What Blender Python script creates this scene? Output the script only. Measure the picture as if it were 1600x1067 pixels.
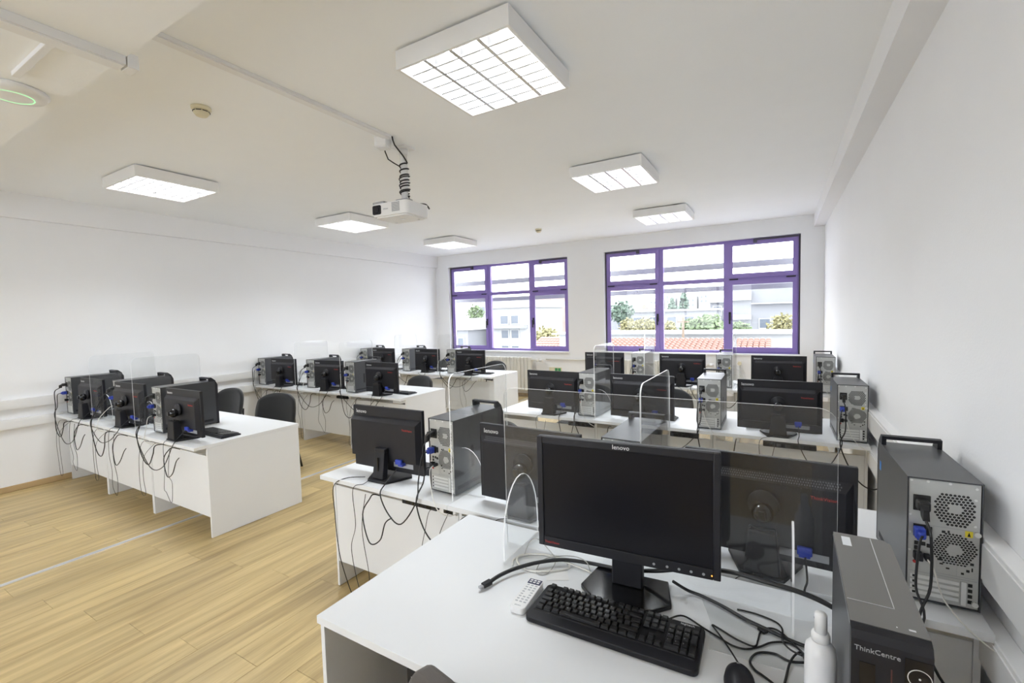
import bpy, bmesh, math, random
from mathutils import Vector, Matrix
for o in list(bpy.data.objects): bpy.data.objects.remove(o)
S = bpy.context.scene
COL = S.collection
PI = math.pi
rnd = random.Random(7)

# ------------------------------------------------------------------ camera
cam = bpy.data.cameras.new('camera'); cam.sensor_width = 36.0
cam.lens = 711.4372 * 36.0 / 1600.0; cam.clip_start = .05; cam.clip_end = 500
co = bpy.data.objects.new('camera', cam); COL.objects.link(co)
YAW, PITCH, ROLL, EYE = math.radians(-30.4221), math.radians(-3.2262), math.radians(-1.5159), 1.6986
_F = Vector((math.sin(YAW)*math.cos(PITCH), math.cos(YAW)*math.cos(PITCH), math.sin(PITCH)))
_R = Vector((math.cos(YAW), -math.sin(YAW), 0)); _U = _R.cross(_F)
_R2 = _R*math.cos(ROLL) + _U*math.sin(ROLL); _U2 = -_R*math.sin(ROLL) + _U*math.cos(ROLL)
co.matrix_world = Matrix(((_R2.x, _U2.x, -_F.x, 0), (_R2.y, _U2.y, -_F.y, 0), (_R2.z, _U2.z, -_F.z, EYE), (0, 0, 0, 1)))
S.camera = co

# ------------------------------------------------------------------ world, light, exposure
SKY = 4.5            # overcast sky
LAMP = 15.5          # watts of one ceiling fitting
EXPOSURE = 0.80
S.view_settings.view_transform = 'Standard'; S.view_settings.look = 'None'
S.view_settings.exposure = EXPOSURE; S.view_settings.gamma = 1.0
S.view_settings.use_curve_mapping = False
w = bpy.data.worlds.new('overcast_sky'); S.world = w; w.use_nodes = True
bg = w.node_tree.nodes['Background']; bg.inputs[0].default_value = (.93, .965, 1.0, 1); bg.inputs[1].default_value = SKY
try:
    S.cycles.transparent_max_bounces = 32
    S.cycles.max_bounces = 12; S.cycles.diffuse_bounces = 8
except Exception: pass

# ------------------------------------------------------------------ room sizes
XL, XR, YW, YB, ZC = -6.923, .587, 8.3585, -3.2, 3.1156
TZ = .75                                           # desk top height

# ------------------------------------------------------------------ materials
MAT = {}
def mat(name, col, rough=.5, metal=0., bump=0., bscale=60., var=0., vscale=3., spec=.5, emit=None, coat=0., sheen=0.):
    m = bpy.data.materials.new(name); m.use_nodes = True; nt = m.node_tree; b = nt.nodes['Principled BSDF']
    b.inputs['Base Color'].default_value = (*col, 1); b.inputs['Roughness'].default_value = rough
    b.inputs['Metallic'].default_value = metal; b.inputs['Specular IOR Level'].default_value = spec
    b.inputs['Coat Weight'].default_value = coat
    if sheen: b.inputs['Sheen Weight'].default_value = sheen
    if emit:
        b.inputs['Emission Color'].default_value = (*emit[:3], 1); b.inputs['Emission Strength'].default_value = emit[3]
    tc = nt.nodes.new('ShaderNodeTexCoord')
    if var:
        n = nt.nodes.new('ShaderNodeTexNoise'); n.inputs['Scale'].default_value = vscale; n.inputs['Detail'].default_value = 4
        nt.links.new(tc.outputs['Object'], n.inputs['Vector'])
        mr = nt.nodes.new('ShaderNodeMapRange'); mr.inputs[1].default_value = .3; mr.inputs[2].default_value = .7
        mr.inputs[3].default_value = 1-var; mr.inputs[4].default_value = 1+var*.5
        nt.links.new(n.outputs[0], mr.inputs[0])
        vm = nt.nodes.new('ShaderNodeVectorMath'); vm.operation = 'SCALE'; vm.inputs[0].default_value = col
        nt.links.new(mr.outputs[0], vm.inputs['Scale']); nt.links.new(vm.outputs[0], b.inputs['Base Color'])
    if bump:
        n2 = nt.nodes.new('ShaderNodeTexNoise'); n2.inputs['Scale'].default_value = bscale; n2.inputs['Detail'].default_value = 3
        nt.links.new(tc.outputs['Object'], n2.inputs['Vector'])
        bp = nt.nodes.new('ShaderNodeBump'); bp.inputs['Strength'].default_value = bump; bp.inputs['Distance'].default_value = .01
        nt.links.new(n2.outputs[0], bp.inputs['Height']); nt.links.new(bp.outputs[0], b.inputs['Normal'])
    MAT[name] = m; return m
mat('wall_paint', (.855, .86, .872), .75, bump=.06, bscale=120, var=.015, vscale=1.5)
mat('ceiling_paint', (.925, .945, .965), .8, bump=.04, bscale=90, var=.01)
mat('white_laminate', (.77, .785, .805), .38, bump=.015, bscale=500, var=.01)
mat('laminate_edge', (.74, .74, .74), .45, bump=.02, bscale=300)
mat('white_plastic', (.82, .82, .82), .4, var=.01)
mat('white_metal', (.84, .84, .84), .45, bump=.01, bscale=200)
mat('louver_metal', (.62, .63, .65), .25, metal=.6)
mat('black_plastic', (.013, .013, .017), .45, bump=.03, bscale=900, var=.1, vscale=20, spec=.35)
mat('matte_black', (.012, .012, .015), .55, bump=.05, bscale=700, spec=.35)
mat('glossy_black', (.01, .01, .012), .14)
mat('screen_black', (.006, .006, .009), .30, spec=.25)
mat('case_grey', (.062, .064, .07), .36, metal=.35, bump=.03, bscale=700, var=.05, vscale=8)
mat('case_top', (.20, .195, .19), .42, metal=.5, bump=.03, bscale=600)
mat('zinc_metal', (.50, .51, .50), .42, metal=.55, bump=.05, bscale=150, var=.08, vscale=15)
mat('zinc_light', (.72, .73, .72), .38, metal=.5)
mat('port_blue', (.03, .06, .42), .45)
mat('port_black', (.012, .012, .012), .5)
mat('sticker_yellow', (.75, .62, .04), .5)
mat('sticker_blue', (.06, .25, .65), .45)
mat('sticker_white', (.75, .78, .82), .5)
mat('drive_red', (.10, .03, .03), .5)
mat('slot_grey', (.10, .10, .115), .5)
mat('remote_navy', (.015, .02, .07), .4)
mat('mark_white', (.72, .73, .75), .5)
mat('mark_red', (.50, .035, .03), .5)
mat('mark_grey', (.35, .36, .38), .5)
mat('led_orange', (.9, .3, .05), .5, emit=(1, .35, .05, 1.5))
mat('key_plastic', (.022, .022, .024), .36, bump=.03, bscale=900)
mat('cable_black', (.014, .014, .015), .45)
mat('cable_grey', (.42, .42, .40), .5)
mat('cable_white', (.72, .71, .66), .45)
mat('fabric_black', (.022, .023, .025), .9, bump=.35, bscale=900, sheen=.25)
mat('fabric_brown', (.085, .072, .062), .8, bump=.3, bscale=700, sheen=.2)
mat('purple_frame', (.26, .185, .50), .38, bump=.02, bscale=200, var=.03)
mat('dark_gasket', (.06, .055, .075), .5)
mat('cream_plastic', (.72, .66, .48), .5)
mat('radiator_enamel', (.74, .73, .68), .4)
mat('sill_white', (.83, .83, .83), .4)
mat('silver_strip', (.70, .71, .73), .32, metal=.75)
mat('green_glow', (.4, .9, .45), .4, emit=(.35, 1, .45, .6))
mat('socket_green', (.05, .28, .09), .5)
mat('bottle_white', (.80, .80, .81), .35)
mat('paper_white', (.80, .80, .80), .7)
mat('lens_glass', (.01, .01, .015), .08)
mat('steel_dark', (.02, .02, .022), .35, metal=.3)
mat('remote_white', (.80, .80, .80), .42)
mat('remote_button', (.42, .44, .47), .5)
mat('tile_red', (0.34, 0.2, 0.165), .85, var=.2, vscale=1.5)
mat('house_white', (0.34, 0.345, 0.35), .9, var=.05, vscale=.4)
mat('house_grey', (0.2, 0.205, 0.22), .9, var=.06, vscale=.4)
mat('house_dark', (0.14, 0.145, 0.165), .8)
mat('house_brick', (0.27, 0.2, 0.175), .9, var=.1, vscale=.8)
mat('roof_grey', (0.22, 0.215, 0.22), .9)
mat('pane_dark', (0.09, 0.105, 0.13), .2)
mat('concrete', (.40, .40, .41), .9, var=.06, vscale=.5)
mat('foliage_green', (0.14, 0.185, 0.1), .9, var=.35, vscale=1.2)
mat('foliage_yellow', (0.235, 0.22, 0.115), .9, var=.3, vscale=1.2)
mat('foliage_dark', (0.1, 0.14, 0.11), .9, var=.3, vscale=.8)
mat('bark', (.16, .12, .09), .9)
mat('ground_outside', (.50, .51, .52), .95, var=.15, vscale=.1)
mat('louver_outside', (0.26, 0.265, 0.28), .6)

def wood(name, base, dark, scale_y=.55):
    m = bpy.data.materials.new(name); m.use_nodes = True; nt = m.node_tree; N = nt.nodes; L = nt.links; b = N['Principled BSDF']
    tc = N.new('ShaderNodeTexCoord'); oi = N.new('ShaderNodeObjectInfo'); ge = N.new('ShaderNodeNewGeometry')
    ad = N.new('ShaderNodeMath'); ad.operation = 'ADD'; L.new(oi.outputs['Random'], ad.inputs[0]); L.new(ge.outputs['Random Per Island'], ad.inputs[1])
    sc = N.new('ShaderNodeMath'); sc.operation = 'MULTIPLY'; sc.inputs[1].default_value = 37.0; L.new(ad.outputs[0], sc.inputs[0])
    cx = N.new('ShaderNodeCombineXYZ'); L.new(sc.outputs[0], cx.inputs[0]); L.new(sc.outputs[0], cx.inputs[1])
    va = N.new('ShaderNodeVectorMath'); va.operation = 'ADD'; L.new(tc.outputs['Object'], va.inputs[0]); L.new(cx.outputs[0], va.inputs[1])
    def stretched(sx, sy, detail, rough=.6, dist=0.):
        mp = N.new('ShaderNodeMapping'); mp.inputs['Scale'].default_value = (sx, sy, 1); L.new(va.outputs[0], mp.inputs[0])
        n = N.new('ShaderNodeTexNoise'); n.inputs['Scale'].default_value = 1; n.inputs['Detail'].default_value = detail
        n.inputs['Roughness'].default_value = rough; n.inputs['Distortion'].default_value = dist; L.new(mp.outputs[0], n.inputs[0]); return n
    a = stretched(16, .9, 5, .6, .6); c = stretched(130, 3.0, 3, .7); k = stretched(5, .7, 3, .5, .4)
    r1 = N.new('ShaderNodeValToRGB'); r1.color_ramp.elements[0].position = .28; r1.color_ramp.elements[0].color = (*dark, 1)
    r1.color_ramp.elements[1].position = .62; r1.color_ramp.elements[1].color = (*base, 1); L.new(a.outputs[0], r1.inputs[0])
    r2 = N.new('ShaderNodeMapRange'); r2.inputs[1].default_value = .25; r2.inputs[2].default_value = .75; r2.inputs[3].default_value = .86; r2.inputs[4].default_value = 1.08
    L.new(c.outputs[0], r2.inputs[0])
    r3 = N.new('ShaderNodeMapRange'); r3.inputs[1].default_value = .3; r3.inputs[2].default_value = .6; r3.inputs[3].default_value = .87; r3.inputs[4].default_value = 1.05
    L.new(k.outputs[0], r3.inputs[0])
    fr = N.new('ShaderNodeMath'); fr.operation = 'FRACT'; L.new(sc.outputs[0], fr.inputs[0])
    r4 = N.new('ShaderNodeMapRange'); r4.inputs[3].default_value = .93; r4.inputs[4].default_value = 1.05; L.new(fr.outputs[0], r4.inputs[0])
    m1 = N.new('ShaderNodeMath'); m1.operation = 'MULTIPLY'; L.new(r2.outputs[0], m1.inputs[0]); L.new(r3.outputs[0], m1.inputs[1])
    m2 = N.new('ShaderNodeMath'); m2.operation = 'MULTIPLY'; L.new(m1.outputs[0], m2.inputs[0]); L.new(r4.outputs[0], m2.inputs[1])
    vm = N.new('ShaderNodeVectorMath'); vm.operation = 'SCALE'; L.new(r1.outputs[0], vm.inputs[0]); L.new(m2.outputs[0], vm.inputs['Scale'])
    L.new(vm.outputs[0], b.inputs['Base Color']); b.inputs['Roughness'].default_value = .36
    bp = N.new('ShaderNodeBump'); bp.inputs['Strength'].default_value = .08; bp.inputs['Distance'].default_value = .003
    L.new(c.outputs[0], bp.inputs['Height']); L.new(bp.outputs[0], b.inputs['Normal'])
    MAT[name] = m
wood('oak_laminate', (.60, .455, .215), (.37, .26, .115))
wood('oak_skirting', (.50, .36, .19), (.36, .25, .12))

def clear(name, f0, tint, haze, hazecol=(.8, .82, .85), rough=.0):
    m = bpy.data.materials.new(name); m.use_nodes = True; nt = m.node_tree; N = nt.nodes; L = nt.links
    for n in list(N): N.remove(n)
    out = N.new('ShaderNodeOutputMaterial'); tr = N.new('ShaderNodeBsdfTransparent'); tr.inputs[0].default_value = (*tint, 1)
    gl = N.new('ShaderNodeBsdfGlossy'); gl.inputs['Roughness'].default_value = rough; df = N.new('ShaderNodeBsdfDiffuse'); df.inputs[0].default_value = (*hazecol, 1)
    lw = N.new('ShaderNodeLayerWeight'); lw.inputs[0].default_value = .5
    pw = N.new('ShaderNodeMath'); pw.operation = 'POWER'; pw.inputs[1].default_value = 5; L.new(lw.outputs['Facing'], pw.inputs[0])
    ma = N.new('ShaderNodeMath'); ma.operation = 'MULTIPLY_ADD'; ma.inputs[1].default_value = 1-f0; ma.inputs[2].default_value = f0; L.new(pw.outputs[0], ma.inputs[0])
    mx = N.new('ShaderNodeMixShader'); L.new(ma.outputs[0], mx.inputs[0]); L.new(tr.outputs[0], mx.inputs[1]); L.new(gl.outputs[0], mx.inputs[2])
    mh = N.new('ShaderNodeMixShader'); mh.inputs[0].default_value = haze; L.new(mx.outputs[0], mh.inputs[1]); L.new(df.outputs[0], mh.inputs[2])
    L.new(mh.outputs[0], out.inputs[0]); MAT[name] = m
clear('acrylic', .035, (.985, .99, .99), .010)
clear('acrylic_edge', .05, (.9, .93, .94), .88, (.95, .96, .97), .2)
clear('window_glass', .02, (.98, .985, .99), .0)

# ------------------------------------------------------------------ mesh helper
class B:
    def __init__(s): s.bm = bmesh.new()
    def _tag(s, faces, mi, smooth):
        for f in faces:
            if f.is_valid: f.material_index = mi; f.smooth = smooth
    def poly(s, vs, faces, mi=0, smooth=False):
        v = [s.bm.verts.new(p) for p in vs]; out = []
        for f in faces:
            try: out.append(s.bm.faces.new([v[i] for i in f]))
            except ValueError: pass
        s._tag(out, mi, smooth); return v, out
    def box(s, x0, x1, y0, y1, z0, z1, mi=0, bev=0., seg=2):
        v, f = s.poly([(x0,y0,z0),(x1,y0,z0),(x1,y1,z0),(x0,y1,z0),(x0,y0,z1),(x1,y0,z1),(x1,y1,z1),(x0,y1,z1)],
                      [(0,3,2,1),(4,5,6,7),(0,1,5,4),(1,2,6,5),(2,3,7,6),(3,0,4,7)], mi)
        if bev: s.bevel(f, bev, seg, mi)
        return s
    def bevel(s, faces, bev, seg=2, mi=0):
        ed = list({e for f in faces for e in f.edges})
        r = bmesh.ops.bevel(s.bm, geom=ed, offset=bev, segments=seg, affect='EDGES', profile=.5, clamp_overlap=True)
        s._tag(r['faces'], mi, True)
    def hexa(s, pts, mi=0, bev=0., seg=2):       # 8 points: bottom ring then top ring
        v, f = s.poly(pts, [(0,3,2,1),(4,5,6,7),(0,1,5,4),(1,2,6,5),(2,3,7,6),(3,0,4,7)], mi)
        if bev: s.bevel(f, bev, seg, mi)
        return s
    def prism(s, pts, axis, a0, a1, mi=0, side=None, bev=0., smooth=False):   # polygon extruded along an axis
        def P(p, a):
            return {'x': (a, p[0], p[1]), 'y': (p[0], a, p[1]), 'z': (p[0], p[1], a)}[axis]
        n = len(pts); vs = [P(p, a0) for p in pts] + [P(p, a1) for p in pts]
        v, f = s.poly(vs, [tuple(range(n))[::-1], tuple(range(n, 2*n))], mi)
        sf = []
        for i in range(n):
            j = (i+1) % n; sf.append(s.bm.faces.new((v[i], v[j], v[n+j], v[n+i])))
        s._tag(sf, mi if side is None else side, smooth)
        bmesh.ops.recalc_face_normals(s.bm, faces=f+sf)
        if bev: s.bevel(f+sf, bev, 2, mi)
        return s
    def cyl(s, c, r, h, axis='z', n=20, mi=0, r2=None, cap=True):
        r2 = r if r2 is None else r2; vs = []
        for k, (rr, a) in enumerate(((r, 0), (r2, h))):
            for i in range(n):
                t = 2*PI*i/n; u, v = rr*math.cos(t), rr*math.sin(t)
                vs.append({'z': (c[0]+u, c[1]+v, c[2]+a), 'y': (c[0]+u, c[1]+a, c[2]+v), 'x': (c[0]+a, c[1]+u, c[2]+v)}[axis])
        v, f = s.poly(vs, [(i, (i+1) % n, n+(i+1) % n, n+i) for i in range(n)], mi, True)
        g = []
        if cap:
            g = [s.bm.faces.new(v[:n][::-1]), s.bm.faces.new(v[n:])]; s._tag(g, mi, False)
        bmesh.ops.recalc_face_normals(s.bm, faces=f+g); return s
    def lathe(s, prof, c=(0, 0, 0), n=28, mi=0, axis='z'):
        vs = []
        for r, z in prof:
            for i in range(n):
                t = 2*PI*i/n; u, v = r*math.cos(t), r*math.sin(t)
                vs.append({'z': (c[0]+u, c[1]+v, c[2]+z), 'y': (c[0]+u, c[1]+z, c[2]+v), 'x': (c[0]+z, c[1]+u, c[2]+v)}[axis])
        m = len(prof); fs = []
        for k in range(m-1):
            for i in range(n): fs.append((k*n+i, k*n+(i+1) % n, (k+1)*n+(i+1) % n, (k+1)*n+i))
        fs.append(tuple(range(n))[::-1]); fs.append(tuple(range((m-1)*n, m*n)))
        v, f = s.poly(vs, fs, mi, True); bmesh.ops.recalc_face_normals(s.bm, faces=f); return s
    def ball(s, c, r, sc=(1, 1, 1), mi=0, u=16, v=10):
        g = bmesh.ops.create_uvsphere(s.bm, u_segments=u, v_segments=v, radius=r, matrix=Matrix.Translation(c) @ Matrix.Diagonal((*sc, 1)))
        s._tag({f for vv in g['verts'] for f in vv.link_faces}, mi, True); return s
    def tube(s, pts, r, n=6, mi=0, sub=5, closed=False):
        P = [Vector(p) for p in pts]; path = []
        m = len(P)
        if m == 2 or sub <= 1: path = P
        else:
            for i in range(m-1):
                p0 = P[max(i-1, 0)]; p1 = P[i]; p2 = P[i+1]; p3 = P[min(i+2, m-1)]
                for k in range(sub):
                    t = k/sub
                    path.append(.5*((2*p1)+(p2-p0)*t+(2*p0-5*p1+4*p2-p3)*t*t+(3*p1-p0-3*p2+p3)*t*t*t))
            path.append(P[-1])
        vs = []; up = Vector((0, 0, 1)); prev = None
        for i, p in enumerate(path):
            d = (path[min(i+1, len(path)-1)]-path[max(i-1, 0)])
            d = d.normalized() if d.length > 1e-9 else Vector((0, 0, 1))
            if prev is None:
                a = d.cross(up)
                if a.length < .1: a = d.cross(Vector((1, 0, 0)))
            else: a = prev-d*prev.dot(d)
            if a.length < 1e-6: a = d.cross(Vector((1, .3, .2)))
            a.normalize(); prev = a; b = d.cross(a)
            for k in range(n):
                t = 2*PI*k/n; vs.append(p+(a*math.cos(t)+b*math.sin(t))*r)
        m = len(path); fs = []
        for i in range(m-1):
            for k in range(n): fs.append((i*n+k, i*n+(k+1) % n, (i+1)*n+(k+1) % n, (i+1)*n+k))
        fs.append(tuple(range(n))[::-1]); fs.append(tuple(range((m-1)*n, m*n)))
        v, f = s.poly(vs, fs, mi, True); bmesh.ops.recalc_face_normals(s.bm, faces=f); return s
    def mesh(s, name, mats):
        me = bpy.data.meshes.new(name); s.bm.to_mesh(me); s.bm.free()
        for m in ([mats] if isinstance(mats, str) else mats): me.materials.append(MAT[m])
        return me
    def build(s, name, mats, parent=None, loc=None, rot=None):
        return obj(name, s.mesh(name, mats), parent, loc, rot)
def obj(name, me, parent=None, loc=None, rot=None):
    o = bpy.data.objects.new(name, me); COL.objects.link(o)
    if parent is not None: o.parent = parent
    if loc is not None: o.location = loc
    if rot is not None: o.rotation_euler = rot
    return o
def tag(o, label=None, cat=None, group=None, kind=None):
    for k, v in (('label', label), ('category', cat), ('group', group), ('kind', kind)):
        if v: o[k] = v
    return o
def thing(name, label, cat, loc=(0, 0, 0), rz=0., group=None):
    o = obj(name, None, None, loc, (0, 0, rz)); o.empty_display_size = .1
    return tag(o, label, cat, group)
KIDS = {}
def copy_tree(o, parent=None):
    c = o.copy(); COL.objects.link(c)
    if parent is not None: c.parent = parent
    for ch in [x for x in bpy.data.objects if x.parent == o and x is not c]: copy_tree(ch, c)
    return c
def text_mesh(s, size, mname, extr=.0004):
    cu = bpy.data.curves.new('lettering', 'FONT'); cu.body = s; cu.size = size; cu.extrude = extr; cu.align_x = 'LEFT'; cu.resolution_u = 2
    o = bpy.data.objects.new('lettering', cu); COL.objects.link(o)
    me = bpy.data.meshes.new_from_object(o); bpy.data.objects.remove(o); bpy.data.curves.remove(cu)
    me.materials.clear(); me.materials.append(MAT[mname]); return me
def lettering(s, size, mname, parent, loc, rot, name='lettering', bold=1.0):
    me = TXT.get((s, size, mname))
    if me is None: me = TXT[(s, size, mname)] = text_mesh(s, size, mname)
    return obj(name, me, parent, loc, rot)
TXT = {}
def rrect(x0, x1, z0, z1, r, n=6, corners='abcd'):     # a=bottom-left b=bottom-right c=top-right d=top-left rounded
    out = []
    for k, (cx, cz, a0) in zip('abcd', ((x0+r, z0+r, PI), (x1-r, z0+r, 1.5*PI), (x1-r, z1-r, 0), (x0+r, z1-r, .5*PI))):
        if k in corners:
            for i in range(n+1):
                t = a0+.5*PI*i/n; out.append((cx+r*math.cos(t), cz+r*math.sin(t)))
        else: out.append({'a': (x0, z0), 'b': (x1, z0), 'c': (x1, z1), 'd': (x0, z1)}[k])
    return out
def structure(o, label, name=None): return tag(o, label, None, None, 'structure')

# ------------------------------------------------------------------ room shell
# floor slab with planks running towards the windows
flo = B().box(XL-.2, XR+.2, YB-.2, YW+.2, -.12, -.0085).build('floor', 'oak_skirting'); structure(flo, 'light oak laminate floor of long planks')
PW, PLN = .196, 1.38
pk_me = B().box(.0006, PW-.0006, .0006, PLN-.0006, -.008, 0, 0, .0011, 1).mesh('plank', 'oak_laminate')
rest = B(); npl = 0; i = 0; x = XL
while x < XR:
    y = YB - ((i*.47) % 1.0)*PLN
    while y < YW:
        near = (-6.95 < x < -1.2 and -.2 < y < 5.2) or (-6.95 < x < -.6 and 5.2 <= y < 7.9)
        if near and npl < 270 and y > YB and y+PLN < YW+.15 and x+PW < XR+.1:
            obj('plank', pk_me, flo, (x, y, 0)); npl += 1
        else:
            y0, y1 = max(y, YB), min(y+PLN, YW)
            if y1-y0 > .02: rest.box(x+.0006, min(x+PW, XR)-.0006, y0+.0006, y1-.0006, -.008, 0)
        y += PLN
    x += PW; i += 1
tag(rest.build('planks', 'oak_laminate', flo), kind='stuff')
structure(B().box(XL-.2, XR+.2, YB-.2, YW+.2, ZC, ZC+.2).build('ceiling', 'ceiling_paint'), 'plain white painted ceiling')
structure(B().box(XL-.2, XL, YB-.2, YW+.25, 0, ZC).build('wall_left', 'wall_paint'), 'long white wall on the left')
structure(B().box(XR, XR+.2, YB-.2, YW+.25, 0, ZC).build('wall_right', 'wall_paint'), 'white wall close by on the right')
RX0, RX1, RZ0, RZ1 = -5.9, -.9, .95, 2.85          # unseen window added behind the viewer to even out the room light
structure(B().box(XL, RX0, YB-.2, YB, 0, ZC).box(RX1, XR, YB-.2, YB, 0, ZC).box(RX0, RX1, YB-.2, YB, 0, RZ0).box(RX0, RX1, YB-.2, YB, RZ1, ZC).build('wall_front', 'wall_paint'), 'white wall behind the viewer')
rw = obj('window_3', None, None, (RX0, YB-.1, RZ0)); structure(rw, 'broad unseen window added behind the viewer to light the room evenly')
for k in range(5):
    a = k*(RX1-RX0)/4
    B().box(a-.04, a+.04, -.03, .03, 0, RZ1-RZ0).build('mullion', 'purple_frame', rw)
for zz in (.03, RZ1-RZ0-.03): B().box(.04, RX1-RX0-.04, -.03, .03, zz-.03, zz+.03).build('rail', 'purple_frame', rw)
for k in range(4):
    a = k*(RX1-RX0)/4
    B().box(a+.041, a+(RX1-RX0)/4-.041, -.003, .003, .061, RZ1-RZ0-.061).build('pane', 'window_glass', rw)
# window wall with two openings
W = [(-6.56, -3.60, .955, 2.835), (-2.86, .285, .975, 2.850)]
wb = B(); TH = .25
wb.box(XL, W[0][0], YW, YW+TH, 0, ZC).box(W[0][1], W[1][0], YW, YW+TH, 0, ZC).box(W[1][1], XR, YW, YW+TH, 0, ZC)
for a, b, c, d in W: wb.box(a, b, YW, YW+TH, 0, c).box(a, b, YW, YW+TH, d, ZC)
structure(wb.build('wall_back', 'wall_paint'), 'white end wall with two large windows')
structure(B().box(XR-.138, XR, YB, YW, 2.925, ZC).build('trim_1', 'wall_paint'), 'shallow boxed beam along the top of the right wall')
structure(B().box(XL, XL+.06, .98, YW, 2.853, ZC).build('trim_2', 'wall_paint'), 'shallow boxed beam along the top of the left wall')
structure(B().box(XL, XR-.138, .15, .985, 2.93, ZC).build('trim_3', 'ceiling_paint'), 'broad ceiling beam crossing the room overhead')
structure(B().box(XL, XL+.016, YB, YW, .001, .062, 0, .004).build('baseboard_left', 'oak_skirting'), 'oak skirting along the left wall')
structure(B().box(XL+.016, XR-.002, YW-.016, YW, .001, .062, 0, .004).build('baseboard_back', 'oak_skirting'), 'oak skirting under the windows')
structure(B().box(XR-.016, XR, YB, YW-.016, .001, .062, 0, .004).build('baseboard_right', 'oak_skirting'), 'oak skirting along the right wall')
structure(B().prism([(-4.462, .0003), (-4.424, .0003), (-4.43, .006), (-4.456, .006)], 'y', YB, YW-.02).build('trim_4', 'silver_strip'), 'silver metal joint strip running across the floor')

# ------------------------------------------------------------------ windows
def window(n, x0, x1, z0, z1, m1, m2, zt, label):
    yf = YW+.10
    r = obj('window_%d' % n, None, None, ((x0+x1)/2, yf, z0)); r.empty_display_size = .2; structure(r, label)
    ox, oz = (x0+x1)/2, z0
    def P(name, b, m): return b.build(name, m, r, (-ox, -yf, -oz))
    fw = .045
    P('outer_frame', B().box(x0, x0+fw, yf, yf+.07, z0, z1).box(x1-fw, x1, yf, yf+.07, z0, z1).box(x0+fw, x1-fw, yf, yf+.07, z0, z0+fw).box(x0+fw, x1-fw, yf, yf+.07, z1-fw, z1), 'purple_frame')
    P('gasket', B().box(x0, x0+.02, yf-.012, yf-.001, z0, z1).box(x1-.02, x1, yf-.012, yf-.001, z0, z1), 'dark_gasket')
    for mx in (m1, m2): P('mullion', B().box(mx-.042, mx+.042, yf-.004, yf+.066, z0+fw, z1-fw, 0, .004), 'purple_frame')
    cols = ((x0+fw, m1-.042, True), (m1+.042, m2-.042, False), (m2+.042, x1-fw, True))
    for a, b, sash in cols:
        P('transom', B().box(a, b, yf, yf+.066, zt-.035, zt+.035, 0, .004), 'purple_frame')
        for lo, hi, up in ((z0+fw, zt-.035, False), (zt+.035, z1-fw, True)):
            if sash:
                s = .068; f = B(); f0, f1 = yf-.022, yf-.003
                a2, b2, l2, h2 = a-.012, b+.012, lo-.012, hi+.012
                f.box(a2, a2+s, f0, f1, l2, h2).box(b2-s, b2, f0, f1, l2, h2).box(a2+s, b2-s, f0, f1, l2, l2+s).box(a2+s, b2-s, f0, f1, h2-s, h2)
                so = P('sash', f, 'purple_frame')
                P('pane', B().box(a2+s, b2-s, yf-.014, yf-.008, l2+s, h2-s), 'window_glass')
            else:
                P('pane', B().box(a, b, yf+.03, yf+.036, lo, hi), 'window_glass')
    for hx, hz in ((m1-.055, z0+.60), (m2+.055, z0+.60)):
        P('handle', B().box(hx-.018, hx+.018, yf-.032, yf-.022, hz-.05, hz+.09, 0, .004).box(hx-.012, hx+.012, yf-.07, yf-.032, hz+.02, hz+.045, 0, .004).box(hx-.012, hx+.012, yf-.075, yf-.058, hz-.11, hz+.045, 0, .005), 'matte_black')
    for hx, wdt in ((x0+.03, .62), (x1-.65, .62)):
        P('opener_bar', B().box(hx, hx+wdt, yf-.045, yf-.022, z1-.035, z1-.012).box(hx+(.57 if hx < m1 else 0), hx+(.62 if hx < m1 else .05), yf-.055, yf-.022, z1-.075, z1-.03), 'dark_gasket')
    for hx in (x0+.05, m1-.19, m2+.05, x1-.19):
        P('hinge', B().box(hx, hx+.13, yf-.03, yf-.022, zt-.010, zt+.008), 'matte_black')
    P('window_sill', B().box(x0, x1, YW-.03, yf-.013, z0-.03, z0-.001, 0, .004), 'sill_white')
    return r
window(1, -6.56, -3.60, .955, 2.835, -5.515, -4.475, 2.195, 'purple-framed window beside the far left corner')
window(2, -2.86, .285, .975, 2.850, -1.833, -.765, 2.205, 'wide purple-framed window nearer the right wall')

# ------------------------------------------------------------------ outside
def ex(name, b, mats, label, cat, group=None): return tag(b.build(name, mats), label, cat, group)
structure(B().box(-120, 110, -120, 220, -4.2, -4.0).build('trim_5', 'ground_outside'), 'ground far below the windows')
for z0, z1, lab in ((2.438, 2.543, 'upper grey sunshade bar outside the windows'), (2.045, 2.135, 'lower grey sunshade bar outside the windows')):
    sb = thing('sunshade_bar', lab, 'sunshade', (0, 9, z0), 0, 'sunshade bars outside')
    B().box(XL-.5, XR+.8, -.03, .03, 0, z1-z0, 0, .01).build('bar', 'louver_outside', sb)
    for bx in (XL+.05, -3.23, XR+.05): B().box(bx-.02, bx+.02, -.39, -.0305, .02, .06).build('bracket', 'louver_outside', sb)
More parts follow.
